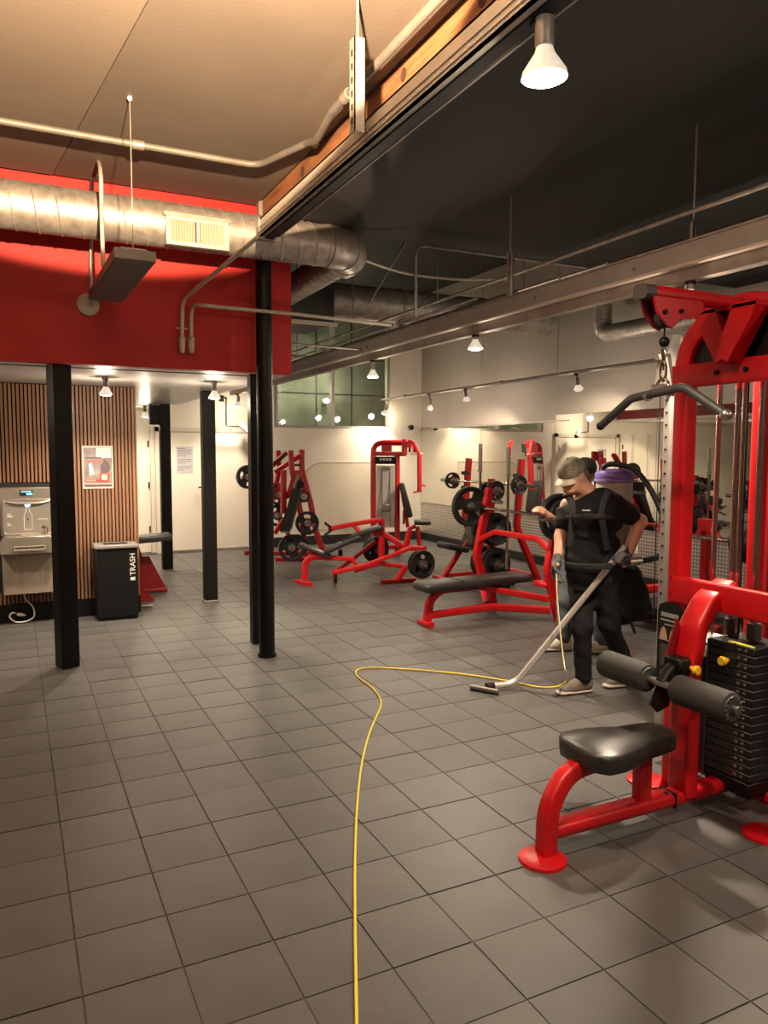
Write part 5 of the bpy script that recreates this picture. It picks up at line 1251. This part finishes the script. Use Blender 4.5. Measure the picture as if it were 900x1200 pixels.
o = link('shirt', sdf_mesh(shirt, .011, .04, 'shirt', SHIRT, t.loc, [((0, 0, q(696, 671, 5.2).z), (0, 0, -1)), (q(688, 578, 5.2), (q(678, 560, 5.2) - q(692, 584, 5.2))), (sleeve(shL, elL, .60), elL - shL), (sleeve(shR, elR, .58), elR - shR)][:2], folds(.0035, 34, .5)), t.o)
t.part('chest_print', B().box(q(687, 598, 5.02), (.055, .006, .007), Matrix.Rotation(-.7, 3, 'Z')), mat('print_grey', (.35, .35, .35), .6), o)
PANTS = mat('black_trousers', (.010, .010, .0115), .85, 0, var=.3, vscale=9, bump=.3, bscale=120, spec=.2)
pants = [cap(q(684, 668, 5.24), q(708, 669, 5.17), .124, .124), cap(hA, kA, .098, .068), cap(kA, aA - ZU * .09, .066, .056), cap(hB_, kB, .100, .070), cap(kB, aB - ZU * .09, .068, .056)]
link('trousers', sdf_mesh(pants, .012, .04, 'trousers', PANTS, t.loc, [(q(696, 662, 5.2), (0, 0, 1)), ((0, 0, .085), (0, 0, -1))], folds(.004, 30, 1.7)), t.o)
SHO = mat('brown_shoe', (.15, .115, .095), .7, 0, var=.2, vscale=20, bump=.3, bscale=200); SOL = mat('pale_sole', (.42, .37, .32), .6)
tA = Vector((aA.x, aA.y, 0)); fd = (-RH * .93 - HB * .36).normalized()
shoe(t, tA - fd * .075, tA + fd * .21, SHO, SOL, 'brown running shoe with pale sole')
tB = Vector((aB.x, aB.y, 0)); shoe(t, tB - fd * .075, tB + fd * .21, SHO, SOL, 'brown running shoe half hidden by the roller')
GLOVE = mat('dark_work_glove', (.035, .035, .036), .7, 0, col2=(.10, .10, .10), vscale=16, bump=.3, bscale=200)
link('glove', sdf_mesh(hand_prims(W_, dd_, pn, (.55, 1.25, .9), 1 if dd_.cross(pn).dot(wd) > 0 else -1, .003) + [cap(wrR - (wrR - elR).normalized() * .025, W_ + dd_ * .01, .036, .036)], .0048, .008, 'glove', GLOVE, t.loc), t.o)
dL = (ZU * -1 + fh * .12).normalized(); link('glove', sdf_mesh(hand_prims(wrL + nwr * .015, dL, lh * 1.0 * (1 if lh.dot(RH) > 0 else -1), (.45, .55, .45), 1 if dL.cross(lh).dot(fh) > 0 else -1, .003) + [cap(wrL - nwr * .01, wrL + nwr * .02, .032, .033)], .0048, .008, 'glove', GLOVE, t.loc), t.o)

# ---------------------------------------------------------------- backpack vacuum: tank, lid, straps, hose; wand is a thing of its own
tc_ = q(719, 602, 5.46); bt, tp = tc_ - ZU * .28, Vector((tc_.x, tc_.y, q(719, 562, 5.46).z))
t = Thing('backpack_vacuum', 'grey backpack vacuum with purple lid on the back of the man', 'vacuum', bt)
t.part('tank', B().lathe([(0, 0), (.10, 0), (.125, .02), (.128, (tp - bt).z), (0, (tp - bt).z)], bt, (0, 0, 1), 32), mat('tank_grey', (.42, .39, .36), .5))
lid = t.part('lid', B().lathe([(.132, -.012), (.138, 0), (.138, .035), (.125, .06), (.09, .075), (0, .08)], tp, (0, 0, 1), 32), mat('purple_plastic', (.15, .085, .36), .4))
t.part('lid_rim', B().lathe([(.134, -.016), (.143, -.012), (.143, .004), (.134, .008)], tp, (0, 0, 1), 32), mat('purple_rim', (.24, .17, .42), .4), lid)
hp = [q(706, 553, 5.42), q(709, 546, 5.40), q(722, 544, 5.36), q(744, 551, 5.28), q(762, 573, 5.2), q(776, 603, 5.15), q(782, 630, 5.1), q(775, 650, 5.05), q(755, 657, 5.0), q(738, 658, 5.0), w0 + wd * .005]
hs = smooth_path(hp, 14)
t.part('hose', B().sweep(hs, circ(.021, 12), scales=[1.0 if k % 2 else .86 for k in range(len(hs))]), RUBBER, ang=70)
t.part('hose_cuff', B().cyl(q(752, 657, 5.0), q(738, 658.5, 5.0), .026, 14), STEEL)
for (a_, b_, c__) in ((q(668, 582, 5.20), q(671, 600, 5.15), q(668, 640, 5.18)), (q(712, 577, 5.04), q(705, 600, 4.99), q(712, 645, 5.02))):
    t.part('shoulder_strap', B().bar(smooth_path([a_ + HB * .13 + ZU * .0, a_ + ZU * .005, b_, c__], 6), .045, .012, up=HB), mat('strap_black', (.010, .010, .011), .8))
t.part('chest_strap', B().bar(smooth_path([q(664, 607, 5.19), q(680, 606, 5.08), q(700, 605, 4.98), q(718, 606, 5.02)], 6), .012, .034, up=(0, 0, 1)), mat('strap_black', (.010, .010, .011), .8))
t.part('waist_belt', B().bar(smooth_path([q(664, 662, 5.16), q(680, 664, 5.06), q(706, 664, 4.99), q(722, 662, 5.06), q(728, 658, 5.3)], 6), .012, .04, up=(0, 0, 1)), mat('strap_black', (.010, .010, .011), .8))
bc = q(729, 694, 5.26)
bag = sdf_mesh([cap(bc + RH * .06 + ZU * .10, bc + RH * .10 - ZU * .10, .085, .105), cap(bc - RH * .08 + ZU * .10, bc - RH * .09 - ZU * .12, .075, .085), cap(bc + ZU * .12 - RH * .02, bc - ZU * .12, .10, .11)], .013, .05, 'bag', mat('black_nylon', (.005, .005, .006), .8, bump=.3, bscale=80, spec=.2), bc, [], folds(.006, 26, .3))
o = link('hip_bag', bag); o.location = bc; tag(o, 'slouchy black cloth bag hanging at the hip of the man', 'bag')
ST_ = mat('strap_black', (.010, .010, .011), .8)
for a_, b_ in (((721, 716), (736, 772)), ((737, 716), (744, 742))):
    s_ = link('bag_strap', mesh_of(B().bar([q(*a_, 5.22), q((a_[0] + b_[0]) / 2 - 1, (a_[1] + b_[1]) / 2, 5.19), q(*b_, 5.2)], .022, .006, up=HB), 'bag_strap', ST_, bc), o)
t = Thing('vacuum_wand', 'long silver vacuum wand reaching from the gloved hand to the floor', 'vacuum wand', w1)
tip = G(577, 804, .035)
wb_ = fillet([w0, w1, tip], .16, 8)
t.part('tube', B().tube(wb_, .0215, 16), mat('wand_aluminium', (.66, .63, .59), .3, .55))
t.part('end_cuff', B().cyl(tip + (w1 - tip).normalized() * .01, tip - (w1 - tip).normalized() * .045, .027, 16), BLACKMET)
hd_ = tip - (w1 - tip).normalized() * .06
t.part('floor_tool', B().bar([hd_ + Vector((-.06, .08, -.012)), hd_ + Vector((.05, -.09, -.012))], .032, .028, r=.01), mat('tool_steel', (.30, .28, .26), .4, .6))
t.part('bristle_strip', B().bar([hd_ + Vector((-.065, .07, -.027)), hd_ + Vector((.045, -.10, -.027))], .022, .014, r=.003), RUBBER)

# ---------------------------------------------------------------- second person behind him
base = G(662, 756)
t = Thing('person', 'person in jeans and white sneakers standing behind the man in the cap', 'person', base)
d2 = 6.38
fh2 = (-RH * .95 + HB * .1).normalized(); hc = q(684, 553, d2); f_, l_, u_ = axes_head(fh2, .25)
hA, kA, aA = q(672, 663, 6.34), q(664, 706, 6.28), q(660, 745, 6.26)
hB_, kB, aB = q(690, 664, 6.42), q(698, 706, 6.30), q(707, 752, 6.20)
shR, elR, wrR = q(676, 594, 6.24), q(660, 618, 6.05), q(646, 607, 6.02)
shL, elL, wrL = q(694, 594, 6.52), q(700, 624, 6.50), q(690, 645, 6.40)
chest = [cap(q(680, 606, 6.28), q(690, 606, 6.48), .112, .112), cap(q(680, 594, 6.28), q(690, 594, 6.48), .08, .08), cap(q(680, 634, 6.32), q(688, 634, 6.44), .108, .108), cap(q(679, 657, 6.32), q(687, 657, 6.44), .112, .112)]
body = head_prims(hc, f_, l_, u_) + [cap(q(685, 584, d2), hc - u_ * .04, .06, .055)] + chest + [cap(shR, elR, .05, .042), cap(elR, wrR, .042, .028), cap(shL, elL, .05, .042), cap(elL, wrL, .042, .028), cap(hA, kA, .085, .06), cap(kA, aA, .056, .04), cap(hB_, kB, .085, .06), cap(kB, aB, .056, .04)]
dH = (wrR - elR).normalized()
body += hand_prims(wrR, dH, HB * .6 - ZU * .8, (.3, .5, .4), 1) + hand_prims(wrL, (-ZU + fh2 * .3), -HB, (.4, .5, .4), 1)
o = link('body', sdf_mesh(body, .0105, .018, 'body', SKIN2, t.loc), t.o)
for s in (-1, 1): t.part('eye', B().ball(hc + f_ * .087 + l_ * (.031 * s) + u_ * .006, .0115, 8), mat('eye_white', (.7, .66, .6), .3), o)
link('hair', sdf_mesh([ell(hc - f_ * .014 + u_ * .030, (f_, l_, u_), (.106, .088, .092))], .011, .01, 'hair', mat('black_hair', (.008, .007, .006), .7, bump=.5, bscale=200), t.loc, [(hc + u_ * .005 + f_ * .04, f_ - u_ * .9)]), t.o)
link('shirt', sdf_mesh(grow(chest, .014) + [cap(shR, sleeve(shR, elR, .7), .064, .058), cap(shL, sleeve(shL, elL, .7), .064, .058), cap(q(680, 655, 6.32), q(688, 655, 6.44), .126, .126)], .013, .04, 'shirt', SHIRT, t.loc, [((0, 0, q(684, 668, d2).z), (0, 0, -1))], folds(.004, 30, .2)), t.o)
JEAN = mat('grey_blue_jeans', (.10, .115, .14), .8, 0, var=.3, vscale=10, bump=.2, bscale=200)
link('jeans', sdf_mesh([cap(q(679, 658, 6.32), q(687, 658, 6.44), .122, .122), cap(hA, kA, .10, .078), cap(kA, aA, .076, .066), cap(hB_, kB, .10, .078), cap(kB, aB, .076, .066)], .013, .04, 'jeans', JEAN, t.loc, [(q(684, 652, d2), (0, 0, 1)), ((0, 0, .07), (0, 0, -1))], folds(.004, 30, .9)), t.o)
WS = mat('white_sneaker', (.72, .66, .58), .6, 0, var=.15, vscale=14, bump=.2, bscale=150); WSS = mat('sneaker_sole', (.60, .53, .46), .6)
fd = (-RH * .97 - HB * .2).normalized()
for a_ in (aA, aB):
    a0 = Vector((a_.x, a_.y, 0)); shoe(t, a0 - fd * .08, a0 + fd * .20, WS, WSS, 'white sneaker')
# ================================================================== yellow cord on the floor
pix = [(418, 1215), (417, 1150), (416, 1080), (416, 1010), (418, 950), (423, 900), (431, 865), (440, 842), (446, 828), (445, 818), (437, 807), (424, 797), (417, 790), (419, 785), (430, 782.5), (455, 783), (500, 786), (550, 791), (600, 799), (630, 805), (650, 805), (661, 801), (664, 797)]
pts = [G(x, y, .007) for x, y in pix]
t = Thing('extension_cord', 'long yellow extension cord snaking across the tiled floor', 'cord', pts[4])
t.part('floor_run', B().tube(smooth_path(pts, 5), .0058, 8), mat('yellow_cord', (.78, .58, .03), .45, 0, var=.1, vscale=6))
up_ = [pts[-1], D(663, 790, 5.0), D(660, 770, 5.02), D(656, 735, 5.06), D(653, 700, 5.1), D(652, 672, 5.12)]
t.part('hanging_run', B().tube(smooth_path(up_, 6), .005, 8), mat('pale_cord', (.70, .60, .30), .45))
